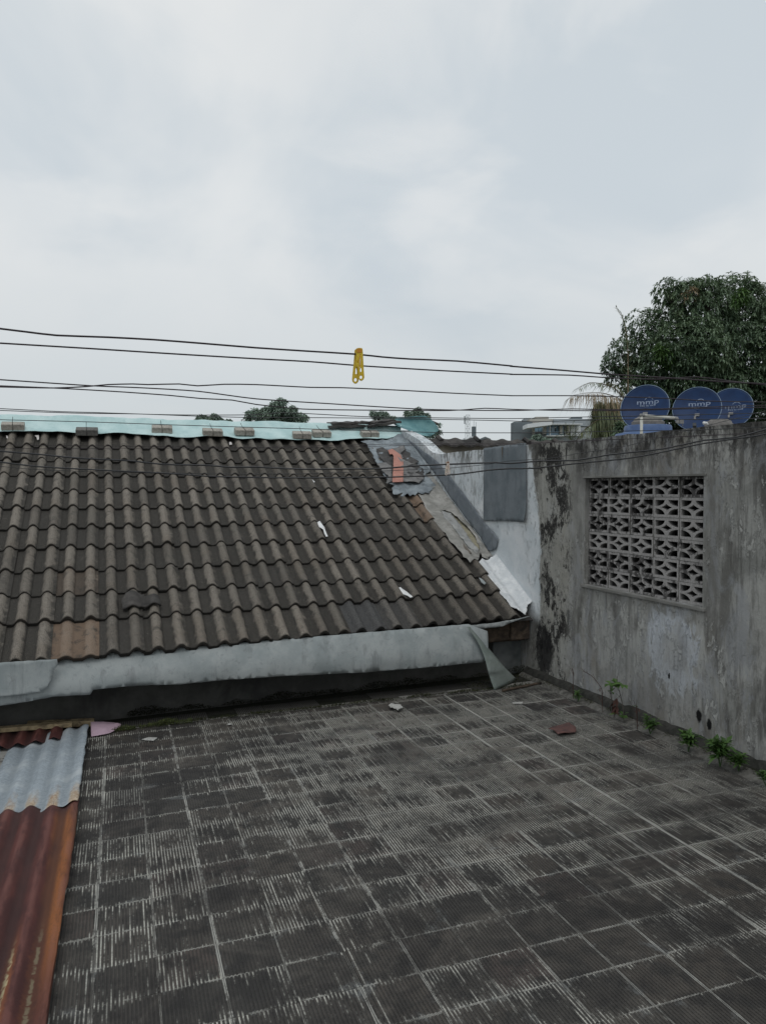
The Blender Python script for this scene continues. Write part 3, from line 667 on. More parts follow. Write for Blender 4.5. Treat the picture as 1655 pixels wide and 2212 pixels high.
def membranes():
    o = sheet('roof_membrane', rpoly(L1, .03), crum(.036, .018, 1.3, 7), 'beige_membrane', .03, [rpoly(slit, .04)], rag=.004); tag(o, 'long crumpled beige membrane running down the roof edge with a slit torn in it', 'membrane sheet', 'patching sheets where the roof meets the wall')
    o = sheet('foam_filler', rpoly([(765,712),(850,722),(960,820),(1065,940),(1095,1035),(1030,1010),(930,900),(830,790)], .02), crum(.018, .012, 6, 14), 'foam', .02); tag(o, 'yellowish filler showing through the slit in the beige membrane', 'filler')
    # curled white lip beside the slit
    o = sheet('torn_flap', rpoly([(775,715),(850,735),(900,800),(960,880),(1010,960),(1075,1035),(1060,1060),(1000,1020),(950,960),(890,880),(830,800),(790,765)], .05), crum(.050, .012, 8, 16), 'pale_flap', .02, rag=.004); tag(o, 'torn pale flap curling up along the lower side of the slit', 'membrane flap')
    L2 = [(120,165),(190,150),(330,150),(480,85),(540,180),(600,270),(640,330),(690,400),(640,430),(735,520),(700,545),(670,590),(640,580),(610,590),(580,580),(560,600),(540,590),(520,600),(500,580),(470,605),(440,605),(465,570),(420,585),(385,590),(370,545),(395,530),(325,500),(340,470),(300,430),(290,380),(270,350),(245,330),(215,270),(200,240),(160,180)]
    o = sheet('roof_membrane', rpoly(L2, .045), crum(.050, .020, 4.1, 10), 'bluegrey_membrane', .028, rag=.006); tag(o, 'wrinkled blue grey membrane with a ragged lower edge below the ridge', 'membrane sheet', 'patching sheets where the roof meets the wall')
    L3 = [(245,225),(300,215),(345,235),(400,225),(470,205),(485,240),(520,255),(515,280),(590,330),(560,345),(620,380),(640,440),(600,505),(540,480),(480,495),(380,490),(385,450),(340,420),(330,350),(300,330),(320,345),(270,290)]
    o = sheet('torn_membrane', rpoly(L3, .06), crum(.066, .022, 9.1, 11), 'charcoal_membrane', .025, rag=.006); tag(o, 'torn charcoal layer lying on the blue grey membrane', 'membrane sheet', 'patching sheets where the roof meets the wall')
    L4 = [(350,225),(460,200),(478,235),(440,262),(470,300),(445,310),(500,330),(560,350),(500,360),(600,400),(560,420),(635,455),(590,500),(470,487),(440,470),(450,400),(400,300)]
    o = sheet('torn_membrane', rpoly(L4, .075), crum(.082, .022, 12, 11), 'grey_membrane', .025, rag=.006); tag(o, 'torn mid grey piece around the orange strip on the roof', 'membrane sheet', 'patching sheets where the roof meets the wall')
    L4b = [(250,340),(330,330),(370,370),(380,480),(330,500),(345,440),(290,390)]
    o = sheet('torn_membrane', rpoly(L4b, .075), crum(.080, .012, 15, 13), 'grey_membrane', .025, rag=.006); tag(o, 'small torn grey scrap left of the orange strip on the roof', 'membrane sheet', 'patching sheets where the roof meets the wall')
    L5 = [(340,232),(375,222),(405,240),(445,270),(465,325),(466,400),(464,487),(420,490),(375,490),(380,430),(384,350),(386,275),(375,262),(355,265)]
    o = sheet('cloth_strip', rpoly(L5, .095), crum(.102, .007, 20, 8), 'orange_cloth', .025); tag(o, 'salmon orange strip lying over the torn grey membranes', 'strip')
    # slate coloured band stuck on the wall along the roof line
    up_ = [(500,128),(560,172),(620,220),(690,270),(755,320),(830,410),(900,500),(980,600),(1050,690),(1130,810),(1200,880),(1240,940),(1225,1020),(1185,1040),(1160,1035),(1100,930),(1000,800),(920,690),(850,600),(770,470),(680,345),(600,245),(500,130)]
    pl = [(lambda p: (p.y, p.z))(hit(*C6(*q), (1,0,0), WX)) for q in up_]
    o = sheet('wall_flashing', pl, lambda y, z: Vector((WX-.012-.006*abs(nz(y, z, 0, 8)), y, z)), 'slate_band', .035, rag=.003); tag(o, 'slate blue flashing band stuck on the white wall along the sloping roof edge', 'flashing')
    # white painted metal flashing at the bottom, folded like a gutter
    fl = [(1070,1125),(1110,1105),(1150,1112),(1205,1092),(1245,1070),(1330,1185),(1440,1330),(1545,1468),(1462,1492),(1455,1550),(1400,1530),(1330,1480),(1300,1430),(1250,1380),(1225,1325),(1180,1290),(1140,1250),(1125,1200),(1085,1165)]
    def ff(x, s):
        d = (x-3.12+.0*s)/.2; g = .5+.5*math.cos((x-3.16)*2*math.pi/.085)
        return RP(x, s, .034+.020*g*(1 if x > 3.10 else 0)+.002*nz(x, s, 0, 20)+max(0, x-3.24)*.8)
    o = sheet('metal_flashing', rpoly(fl, .04), ff, 'white_flash', .015, rag=.004); tag(o, 'white painted ridged flashing at the foot of the roof edge beside the corner', 'flashing')
    # jagged white paint edge bits on the wall
    # grey sheet hanging on the white wall
    a = [(hit(u, v, (1,0,0), WX)) for u, v in ((1047,973),(1141,959),(1139,1127),(1047,1126))]
    pl = [(6.374, 1.935), (5.612, 1.945), (5.60, 1.34), (5.605, 1.293), (5.68, 1.288), (6.0, 1.285), (6.368, 1.270), (6.36, 1.6)]
    def fs(y, z): 
        k = max(0, (5.70-y)*2.4-(z-1.29)*1.6) ; return Vector((WX-.014-.006*nz(y, z, 0, 3)-.10*k-.02*max(0, 5.66-y), y, z))
    o = sheet('wall_sheet', pl, fs, 'slate_sheet', .03, rag=.002); tag(o, 'dark grey rectangular sheet hung on the white part of the wall', 'sheet')
    mk('rust_drip', [Vector((WX-.024, 6.0+dy, 1.93-dz)) for dy, dz in ((-.006,0),(.007,0),(.004,.07),(-.001,.12),(-.004,.06))], [[0,1,2,3,4]], 'palm_dry', o)
membranes()

# ------------------------------------------------------------------ eave tarpaulin
def eave():
    bot = [(-40,1528),(0,1525),(60,1516),(115,1505),(196,1500),(202,1490),(260,1484),(330,1480),(400,1477),(470,1471),(553,1464),(640,1459),(720,1456),(830,1450),(930,1441),(1000,1434),(1045,1430),(1052,1422)]
    B = [hit(u, v, (0,1,0), 5.335) for u, v in bot]; bl = [(p.x, p.z) for p in B]
    def zb(x):
        for (xa, za), (xb, zb_) in zip(bl, bl[1:]):
            if xa <= x <= xb: return za+(zb_-za)*(x-xa)/(xb-xa)
        return bl[0][1] if x < bl[0][0] else bl[-1][1]
    def tp(x): return .455+max(0, x+.6)*.018
    poly = [(x, z) for x, z in bl]; poly = [(-1.4, bl[0][1])]+poly[1:]
    poly += [(bl[-1][0]+.02, tp(2.7)-.06), (2.66, tp(2.66)), (-1.4, tp(-1.4))]
    def f3(x, z):
        t = (tp(x)-z)/(tp(x)-zb(x)+1e-6); return Vector((x, 5.40-.075*math.sin(min(t, 1)*1.9)+.016*nz(x, z, 0, 3.3)*t+.008*nz(x*3, z, 2, 3)+.010*ridge(x*.9, z*1.4, 5, 3.5)*t, z))
    o = sheet('eave_tarpaulin', poly, f3, 'eave_tarp', .035, rag=.0015); tag(o, 'long light grey tarpaulin skirt hanging under the lowest row of roof tiles', 'tarpaulin')
    # overlapping left piece
    q = [(-60,1440),(0,1432),(124,1424),(126,1436),(118,1446),(112,1470),(100,1488),(90,1494),(60,1500),(0,1506),(-60,1508)]
    pl = [(lambda p: (p.x, p.z))(hit(u, v, (0,1,0), 5.29)) for u, v in q]
    o = sheet('eave_tarpaulin', pl, lambda x, z: Vector((x, 5.295+.010*nz(x, z, 7, 4)+.02*max(0, .30-z)*3, z)), 'eave_tarp', .03, rag=.002, ); tag(o, 'short torn grey tarpaulin piece overlapping the left end of the long skirt', 'tarpaulin')
    # scrap of tarp under the tiles at the right
    q = [(1000,1352),(1060,1346),(1110,1338),(1147,1330),(1098,1347),(1085,1353),(1040,1358),(1005,1357)]
    pl = [(lambda p: (p.x, p.z))(hit(u, v, (0,1,0), 5.45)) for u, v in q]
    o = sheet('tarpaulin_scrap', pl, lambda x, z: Vector((x, 5.45+.01*nz(x, z, 7, 6), z)), 'eave_tarp', .03, rag=.002); tag(o, 'narrow pale scrap of tarpaulin under the tiles above the dark fascia', 'tarpaulin')
    # twisted loose end hanging down to the floor
    left = [hit(1008,1354,(0,1,0),5.34), hit(1030,1385,(0,1,0),5.31), hit(1046,1420,(0,1,0),5.28), hit(1055,1455,(0,1,0),5.26), terr(1068,1491,.004)]
    right = [hit(1014,1354,(0,1,0),5.345), hit(1040,1384,(0,1,0),5.36), hit(1065,1412,(0,1,0),5.37), hit(1090,1442,(0,1,0),5.36), terr(1116,1468,.006)]
    Lc, Rc = cr(left, .03), cr(right, .03); n = 20; V, f = [], []
    for k in range(n+1):
        t = k/n; a = Lc[int(t*(len(Lc)-1))]; b = Rc[int(t*(len(Rc)-1))]
        for m in range(7):
            s = m/6; p = a.lerp(b, s); p = p+Vector((0, -.025*math.sin(s*math.pi)*math.sin(t*3)+.006*nz(s, t, 0, 6), 0)); V.append(p)
    for k in range(n):
        for m in range(6): f.append([k*7+m, k*7+m+1, (k+1)*7+m+1, (k+1)*7+m])
    o = mk('tarpaulin_end', V, f, 'eave_strip', smooth=True); tag(o, 'twisted greenish grey tarpaulin end hanging from the eave to the floor in the corner', 'tarpaulin')
    m_ = o.modifiers.new('t', 'SOLIDIFY'); m_.thickness = .003
    # dark pipe / batten lying on the far corner of the floor
    a, b = terr(1085,1492,.012), terr(1168,1475,.012); o = MB().tube([a, b], .010, 8).build('floor_batten', 'wood'); tag(o, 'thin dark batten lying on the floor in the far corner', 'batten')
eave()

# ------------------------------------------------------------------ ridge tarpaulin, weights, stacked tiles
RS = (8.60-RY0)/math.cos(RA)                               # slope length to the ridge
def ridge_pt(x, t, lift=.05):
    if t < -.12: return RP(x, RS+t, lift)
    if t > .12: p = RP(x, RS-t, lift); return Vector((x, 2*8.60-p.y, p.z))
    a = t/.12; z0 = RP(x, RS-.12, lift).z; return Vector((x, 8.60+.11*a, z0+.095*(1-a*a)))
def ridge_tarp():
    c1 = lambda x, y: (x*.3342, 663.6+y*.3342); c2 = lambda x, y: (553+x*.3342, 663.6+y*.3342)
    bot = [c1(*p) for p in ((-300,805),(0,815),(200,818),(430,822),(500,832),(650,835),(800,823),(900,835),(1000,845),(1250,850),(1450,850),(1570,865),(1655,850))]+[c2(*p) for p in ((100,862),(200,866),(330,866),(480,877),(600,865),(700,860),(780,868),(840,866),(900,845),(960,817))]
    P = []
    for u, v in bot:
        p = hit(u, v, RN, RD+.05); x, s = p.x, (p.y-RY0+.05*math.sin(RA))/math.cos(RA); P.append((x, s-RS))
    P[0] = (-3.2, P[1][1]); poly = P+[(3.30, -.10), (3.36, .02), (3.3, .35), (-3.2, .35)]
    def f3(x, t):
        p = ridge_pt(x, t, .068); w = .016*nz(x, t, 1, 3.5)+.008*ridge(x*.8, t*1.6, 4, 6)
        edge = .014*math.sin(x*7.3+1)*(1 if t < -.3 else 0); return p+RN*(w+abs(edge)*.4)+Vector((0,0,.008*nz(x, 0, 9, 2.2)))
    o = sheet('ridge_tarpaulin', poly, f3, 'turquoise', .04, rag=.001, thick=.002); tag(o, 'pale turquoise tarpaulin draped along the whole roof ridge under paving blocks', 'tarpaulin')
    # curled end standing up at the right
    base = [hit(u, v, (0,1,0), 8.45) for u, v in (c2(900,762), c2(1000,800), c2(1060,825), c2(1130,834))]
    tip = [hit(u, v, (0,1,0), 8.75) for u, v in (c2(905,716), c2(1000,708), c2(1095,703), c2(1150,742), c2(1182,795), c2(1130,834))]
    Bc = cr(base, .02); Tc = cr(tip, .02); n = 24; V, f = [], []
    for k in range(n+1):
        t = k/n; a = Bc[int(t*(len(Bc)-1))]; b = Tc[int(t*(len(Tc)-1))]
        for m in range(11):
            s = m/10; p = a.lerp(b, s); p = p+Vector((0, .16*math.sin(s*math.pi)*(.4+.6*math.sin(t*3.1))+.008*nz(s, t, 1, 6), 0)); V.append(p)
    for k in range(n):
        for m in range(10): f.append([k*11+m, (k+1)*11+m, (k+1)*11+m+1, k*11+m+1])
    o2 = mk('curled_end', V, f, 'turquoise_dark', o, smooth=True); o2['label'] = 'darker curled up end of the turquoise tarpaulin'
    m_ = o2.modifiers.new('t', 'SOLIDIFY'); m_.thickness = .003
    # paving blocks with wire ties
    pv = [(88/1655*553, 663.6+768*.3342, 0, 'paver', 'first pale paving block from the left end of the turquoise tarpaulin'),
          (565*.3342, 663.6+803*.3342, 0, 'dark_paver', 'dark stained paving block, second from the left on the turquoise tarpaulin'),
          (1050*.3342, 663.6+788*.3342, 0, 'paver', 'pale paving block lying alone mid way along the left half of the ridge tarpaulin'),
          (1376*.3342, 663.6+808*.3342, 0, 'paver', 'paving block below the small tree top, fourth from the left on the ridge'),
          (1581*.3342, 663.6+804*.3342, 0, 'paver', 'darker fronted paving block just left of the larger distant tree on the ridge'),
          (553+298*.3342, 663.6+826*.3342, 0, 'paver', 'lower left one of the two paving blocks lying close together'),
          (553+424*.3342, 663.6+816*.3342, 0, 'paver', 'upper right one of the two paving blocks lying close together'),
          (553+735*.3342, 663.6+818*.3342, 0, 'paver', 'rightmost paving block, under the stacked roof tiles on the ridge')]
    for i, (u, v, _, mt, lab) in enumerate(pv):
        p = hit(u, v, RN, RD+.10); rz = random.uniform(-.06, .06)
        if i in (5, 6): rz = (-.10, .08)[i-5]
        th = thing('paving_block', p, lab, 'paving block', 'paving blocks weighing down the ridge tarpaulin', rot=(RA*.75, random.uniform(-.02,.02), rz-.02))
        m = MB().box((0,0,0), (.205, .105, .062)); o = mk('block', m.v, m.f, mt, th, local=True); bevel(o, .007, 2)
        w = .0026; pts = [Vector((.0, -.0545, -.033)), Vector((.002, -.056, .0)), Vector((0, -.0545, .0335)), Vector((-.004, 0, .0345)), Vector((-.008, .054, .034)), Vector((-.01, .10, .035)), Vector((-.012, .16, .045))]
        m = MB().tube(pts, w, 5); mk('wire_tie', m.v, m.f, 'tie', th, local=True)
    # loose roof tiles stacked on the ridge
    def loose(u0, v0, u1, v1, Y, lab, tilt=0, hgt=.045):
        a, b = hit(u0, v0, (0,1,0), Y), hit(u1, v1, (0,1,0), Y); d = (b-a); L = d.length; d.normalize(); V, f = [], []; n = 20; yv = Vector((0,1,.12)).normalized(); zv = d.cross(yv)
        for k in range(n+1):
            u = k/n; e = crest(min(u, .999))*.007
            for yy, zz in ((-.13, -.017), (-.13, .010), (.13, .010), (.13, -.017)): V.append(a+d*(L*u)+yv*yy+zv*(zz+e))
        for k in range(n):
            for q in range(4): f.append([k*4+q, (k+1)*4+q, (k+1)*4+(q+1) % 4, k*4+(q+1) % 4])
        f.append([0,1,2,3]); f.append([n*4+3, n*4+2, n*4+1, n*4])
        o = mk('loose_roof_tile', V, f, 'cap_tile', smooth=False); return tag(o, lab, 'roof tile', 'loose roof tiles lying on the ridge')
    loose(*c2(458,770), *c2(690,764), 8.58, 'lower left loose tile lying flat on the turquoise ridge tarpaulin')
    loose(*c2(478,752), *c2(640,747), 8.62, 'loose tile on top of the left stack on the ridge')
    loose(*c2(640,748), *c2(722,744), 8.70, 'short loose tile bridging the two stacks on the ridge')
    loose(*c2(706,768), *c2(915,738), 8.58, 'long loose tile at the right of the ridge, tilting up toward the curled tarpaulin')
    loose(*c2(740,748), *c2(880,730), 8.66, 'upper loose tile of the right stack beside the curled tarpaulin')
ridge_tarp()

# ------------------------------------------------------------------ bits lying on the roof
def bits():
    def scrap(name, pts, h, mat, lab, cat, grp=None, f=None, sp=.02):
        pl = [roofp(u, v, h) for u, v in pts]; o = sheet(name, pl, crum(h, .004, pts[0][0], 14), mat, sp, rag=.002); return tag(o, lab, cat, grp)
    c8 = lambda x, y: (553+x*.4010, 885+y*.4010)
    G = 'pale scraps on the tile roof'
    scrap('white_scrap', [c8(*p) for p in ((282,374),(300,373),(318,390),(305,399),(288,392))], .035, 'paint_white', 'small white scrap on the upper roof tiles below the cables', 'scrap', G)
    scrap('white_scrap', [c8(*p) for p in ((330,608),(345,600),(357,618),(370,634),(388,685),(376,686),(362,645),(340,632))], .035, 'paint_white', 'hook shaped white scrap in the middle of the tile roof', 'scrap', G)
    scrap('paint_splash', [c8(*p) for p in ((763,962),(778,958),(800,975),(822,990),(845,1010),(832,1013),(815,1003),(790,995),(768,980))], .030, 'paint_white', 'white paint splash on the second lowest row of tiles', 'paint splash', G)
    scrap('white_scrap', [c8(*p) for p in ((1200,905),(1215,912),(1240,935),(1230,943),(1212,930))], .038, 'eave_tarp', 'pale green scrap stuck beside the white flashing', 'scrap', G)
    cL = lambda x, y: (x*.4010, 885+y*.4010)
    for pts, lab in ((((36,140),(44,141),(46,158),(38,152)), 'tiny pale flake on the top row of tiles, leftmost'), (((190,140),(212,138),(214,160),(203,165),(200,150)), 'small pale flake on the top row near the second roll of tiles'), (((1236,175),(1248,175),(1252,187),(1238,190)), 'tiny pale flake on the top row below the middle of the ridge')):
        scrap('paint_flake', [cL(*p) for p in pts], .033, 'paper', lab, 'flake', G, sp=.01)
    # broken slate piece lying on the tiles
    x, s = roofp(305, 1302, .04); pts = [(x-.125, s-.075), (x-.02, s-.085), (x+.0, s-.062), (x+.135, s-.07), (x+.12, s+.03), (x+.03, s+.06), (x+.025, s+.085), (x-.10, s+.095), (x-.13, s+.03)]
    o = sheet('broken_tile', pts, lambda a, b: RP(a, b, .062+.020*math.cos((a-X0-.0899)*2*math.pi/.145)+.006*nz(a, b, 0, 30)), 'cap_tile', .015, thick=.014, rag=.002); tag(o, 'broken blackish tile piece lying across the lower roof tiles', 'roof tile')
bits()

# ------------------------------------------------------------------ corrugated iron at the left
def corrugated():
    P = .103
    def cs(name, x0, x1, y0, y1, z, mat, lab, rag=.0, slope=.02, ph=0, ny=40):
        V, f, C = [], [], []; nx = int((x1-x0)/P*14)
        for j in range(ny+1):
            for i in range(nx+1):
                x = x0+(x1-x0)*i/nx; y = y0+(y1-y0)*j/ny
                if j == 0: y += .012*nz(x, 0, 3, 14)
                if j == ny: y += .01*nz(x, 5, 3, 14)
                if i == nx: x += .006*nz(y, 1, 1, 9)-.022*max(0, (3.4-y))
                c = .5+.5*math.cos((x-x1+ph)*2*math.pi/P); C.append(c)
                amp = .026 if mat == 'rust' else .021; V.append(T(x, y, z+amp*c-.0095+(x-x1)*slope+.003*nz(x, y, 0, 2)))
        for j in range(ny):
            for i in range(nx): a = j*(nx+1)+i; f.append([a, a+1, a+nx+2, a+nx+1])
        o = mk(name, V, f, mat, smooth=True, attrs=dict(crest=C)); m = o.modifiers.new('t', 'SOLIDIFY'); m.thickness = .0015
        return tag(o, lab, 'roofing sheet', 'corrugated iron sheets beside the terrace')
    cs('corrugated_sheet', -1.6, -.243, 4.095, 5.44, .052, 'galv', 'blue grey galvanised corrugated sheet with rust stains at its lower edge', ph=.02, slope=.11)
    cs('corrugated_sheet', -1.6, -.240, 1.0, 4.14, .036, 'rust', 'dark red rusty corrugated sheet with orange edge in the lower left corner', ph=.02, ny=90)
    cs('corrugated_sheet', -1.6, -.40, 5.25, 5.60, .040, 'rust', 'short brown rusty corrugated sheet end behind the grey sheet', ph=.045, slope=.05)
    a, b = terr(-60,1580,.06), terr(157,1564,.05); o = MB().box((a+b)/2, ((b-a).length, .055, .03), ((b-a).normalized(), Vector((0,1,0)), Vector((0,0,1)))).build('timber_batten', 'pale_wood'); bevel(o, .004); tag(o, 'pale timber batten lying along the top of the corrugated sheets', 'batten')
    a, b = terr(60,1566,.03), terr(205,1560,.03); o = MB().box((a+b)/2, ((b-a).length, .07, .04), ((b-a).normalized(), Vector((0,1,0)), Vector((0,0,1)))).build('timber_batten', 'pale_wood'); bevel(o, .004); tag(o, 'shorter worn batten against the dark house wall behind the pale one', 'batten')
corrugated()

# ------------------------------------------------------------------ litter on the terrace
def litter():
    def ts(name, pts, mat, lab, cat, h=.006, amp=.01, sp=.012, rag=.0015, sc=20, thick=.0015, grp=None):
        W = [terr(u, v, h) for u, v in pts]; q = [((p-CAM).dot(TX), (p-CAM).dot(TY)) for p in W]
        o = sheet(name, q, lambda x, y: T(x, y, h+amp*max(0, .3+ridge(x, y, sc, sc)*.6)), mat, sp, rag=rag, thick=thick); return tag(o, lab, cat, grp)
    # pink cloth hanging over the drain edge
    tl, tr, bl, br = terr(197,1576,.12), terr(264,1570,.05), terr(199,1592,.01), terr(235,1586,.012)
    A = [hit(197,1559,(0,1,0),5.50), hit(225,1559,(0,1,0),5.50), hit(250,1561,(0,1,0),5.50), hit(263,1566,(0,1,0),5.50)]
    B = [terr(198,1591,.008), terr(215,1588,.010), terr(236,1584,.010), terr(262,1569,.014)]
    V, f = [], []; n = 16; Ac, Bc = cr(A, .01), cr(B, .01)
    for k in range(n+1):
        t = k/n; a = Ac[int(t*(len(Ac)-1))]; b = Bc[int(t*(len(Bc)-1))]
        for m in range(9): s = m/8; V.append(a.lerp(b, s)+Vector((0, 0, .010*math.sin(s*math.pi)+.006*nz(s, t, 2, 4))))
    for k in range(n):
        for m in range(8): f.append([k*9+m, k*9+m+1, (k+1)*9+m+1, (k+1)*9+m])
    mp_ = NB('pink_print', .8, .2); n_ = mp_.noise(mp_.pos, 25, 4, .6, .8); x, y, z = mp_.sep(mp_.pos)[:]
    stp = mp_.mul(mp_.st(z, .02, .045), mp_.st(z, .085, .06)); mp_.color(mp_.mix(mp_.mul(stp, mp_.st(n_, .42, .52)), mp_.mix(n_, (.38,.27,.34), (.50,.38,.45)), (.16,.19,.30))); MAT['pink_print'] = mp_.m
    o = mk('pink_cloth', V, f, 'pink_print', smooth=True); tag(o, 'crumpled pink printed cloth lying over the drain edge beside the corrugated sheets', 'cloth')
    ts('tile_offcut', [(307,1598),(322,1593),(341,1594),(332,1600)], 'floor_scrap', 'flat white offcut lying near the drain edge right of the pink cloth', 'offcut', .008, .0, thick=.006)
    ts('crumpled_wrapper', [(838,1527),(848,1524),(866,1527),(870,1532),(862,1536),(846,1533)], 'floor_scrap', 'crumpled whitish pink wrapper at the far edge of the floor', 'litter', .012, .022, .008, sc=60)
    ts('white_scrap', [(1106,1517),(1130,1516),(1128,1520),(1108,1520)], 'floor_scrap', 'thin white strip on the floor near the far right corner', 'scrap', .006, .0)
    ts('white_scrap', [(492,1563),(500,1562),(501,1565),(493,1566)], 'floor_scrap', 'tiny white scrap in the mossy drain line', 'scrap', .010, .0, .006)
    ts('red_board', [(1184,1578),(1205,1571),(1229,1565),(1244,1576),(1244,1583),(1228,1586),(1205,1588),(1196,1581)], 'red_sheet', 'dull red brown flat sheet lying on the floor near the wall', 'sheet', .008, .016, .02, sc=7, thick=.004)
litter()

# ------------------------------------------------------------------ foliage tools
class LB:
    """leaf blades with a per-leaf random attribute"""
    def __init__(s): s.v = []; s.f = []; s.a = []
    def leaf(s, p, d, L, w, droop=.25, up_=Vector((0,0,1)), r=None, seg=2):
        d = d.normalized(); side = d.cross(up_)
        if side.length < .1: side = d.cross(Vector((1,0,0)))
        side.normalize(); nrm = side.cross(d); b = len(s.v); r = random.random() if r is None else r
        tip = p+d*L-Vector((0,0,1))*droop*L; mid = p+d*L*.5-Vector((0,0,1))*droop*L*.25
        s.v += [p, mid+side*w/2+nrm*w*.15, tip, mid-side*w/2+nrm*w*.15, mid]; s.f += [[b, b+1, b+4], [b+1, b+2, b+4], [b, b+4, b+3], [b+4, b+2, b+3]]; s.a += [r]*5
    def build(s, name, mat, parent=None, **k): return mk(name, s.v, s.f, mat, parent, attrs=dict(v=s.a), **k)
def rv(): 
    while True:
        v = Vector((random.uniform(-1,1), random.uniform(-1,1), random.uniform(-1,1)))
        if .05 < v.length < 1: return v.normalized()
def crown(lb, blobs, n, d, leafL, leafW, nl=8, sky=True, upbias=.3):
    k = d/F_; tot = sum(b[2]**2 for b in blobs)
    for (u, v, r, dd) in blobs:
        c = atd(u, v, d+dd); rad = r*k
        for i in range(int(n*r*r/tot)):
            q = rv()
            if q.dot(fwd) > .55: q = -q
            q.z = q.z*.9+.05; rr = rad*(random.uniform(.80, 1.08) if random.random() < .8 else random.uniform(.4, .8))
            rr *= 1+.16*mn.noise((c+q*rad)*1.6)
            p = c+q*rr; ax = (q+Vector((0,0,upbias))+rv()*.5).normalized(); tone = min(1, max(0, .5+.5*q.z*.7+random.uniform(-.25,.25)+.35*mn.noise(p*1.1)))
            s1 = ax.cross(Vector((.3,.2,.9))).normalized(); s2 = ax.cross(s1)
            for m in range(nl):
                a = 2*math.pi*m/nl+random.uniform(-.3,.3); dr = (s1*math.cos(a)+s2*math.sin(a))*1.0+ax*random.uniform(.0,.7)
                lb.leaf(p, dr, leafL*random.uniform(.7,1.15), leafW, random.uniform(.1,.55), r=min(1, max(0, tone+random.uniform(-.15,.15))))
def branches(m, base, tips, r0):
    for t in tips:
        mid = base.lerp(t, .45)+Vector((random.uniform(-.2,.2), random.uniform(-.2,.2), random.uniform(0,.4)))*(t-base).length*.15; m.tube(cr([base, mid, t], (t-base).length/6), [r0*(1-.75*i/12) for i in range(40)][:len(cr([base, mid, t], (t-base).length/6))], 6)
def mango():
    d = 23; g = -3.6
    base = atd(1600, 1054, d); base.z = g; root = thing('mango_tree', base, 'large dense dark green tree rising behind the satellite dishes at the right', 'tree')
    blobs = [(1500,690,88,0),(1580,668,72,1),(1648,690,82,0),(1432,765,72,0),(1395,712,48,.5),(1345,768,40,0),(1322,792,26,-.3),(1490,780,92,-1),(1585,775,96,-.5),(1665,790,90,-1),(1405,830,62,-.5),(1470,655,52,.5),(1340,815,28,0),(1480,850,70,-1),(1560,860,80,-1),(1650,868,80,-1),(1740,700,110,0),(1740,830,110,0),(1410,880,55,0),(1520,630,34,0),(1440,632,30,0),(1600,627,32,0),(1375,900,40,.5),(1450,915,60,1),(1530,930,60,1),(1620,930,70,1),(1400,935,40,1),(1700,930,60,1)]
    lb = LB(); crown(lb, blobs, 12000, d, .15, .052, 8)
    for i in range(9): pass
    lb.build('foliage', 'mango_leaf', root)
    # a few yellow-green and one reddish young tuft
    lb = LB()
    for (u, v, r, n) in ((1440,772,24,60), (1425,760,14,26), (1600,640,13,24), (1592,652,9,14), (1443,785,12,18), (1480,778,8,10)):
        crown(lb, [(u, v, r, -1.6)], n, d, .17, .05, 7)
    o = lb.build('young_leaves', 'weed_leaf', root); o['label'] = 'yellow green tufts of young leaves'
    lb = LB(); crown(lb, [(1496,632,10,-.9), (1480,640,7,-.9)], 24, d, .16, .04, 7); lb.build('red_leaves', 'palm_dry', root)
    m = MB(); c = atd(1560, 900, d); m.tube(cr([base, base.lerp(c, .5)+Vector((.2,0,0)), c], .5), .28, 9)
    tips = [atd(u, v, d+dd*.5) for (u, v, r, dd) in blobs]; branches(m, c-Vector((0,0,.3)), tips, .13)
    for u, v in ((1340,860),(1500,820),(1460,815),(1325,808)): pass
    m.build('trunk', 'bark', root, smooth=True)
mango()
def frond(lb, pts, L, dens=.05, droop=.6, w=.022, up0=Vector((0,0,1)), m=None, spread=1):
    C = cr(pts, dens); n = len(C)
    for i in range(1, n):
        t = i/n; d = (C[i]-C[i-1]).normalized(); side = d.cross(Vector((0,0,1)))
        if side.length < .1: side = rt.copy()
        side.normalize(); ll = L*(math.sin(min(1, t*1.25+.12)*math.pi*.86)*.9+.15)
        for sg in (-1, 1):
            dr = side*sg*spread+d*.65+up0*.15+rv()*.12; lb.leaf(C[i], dr, ll*random.uniform(.8,1.1), w, droop*random.uniform(.7,1.3))
    if m is not None: m.tube(C, [.018*(1-.8*i/n) for i in range(n)], 5)
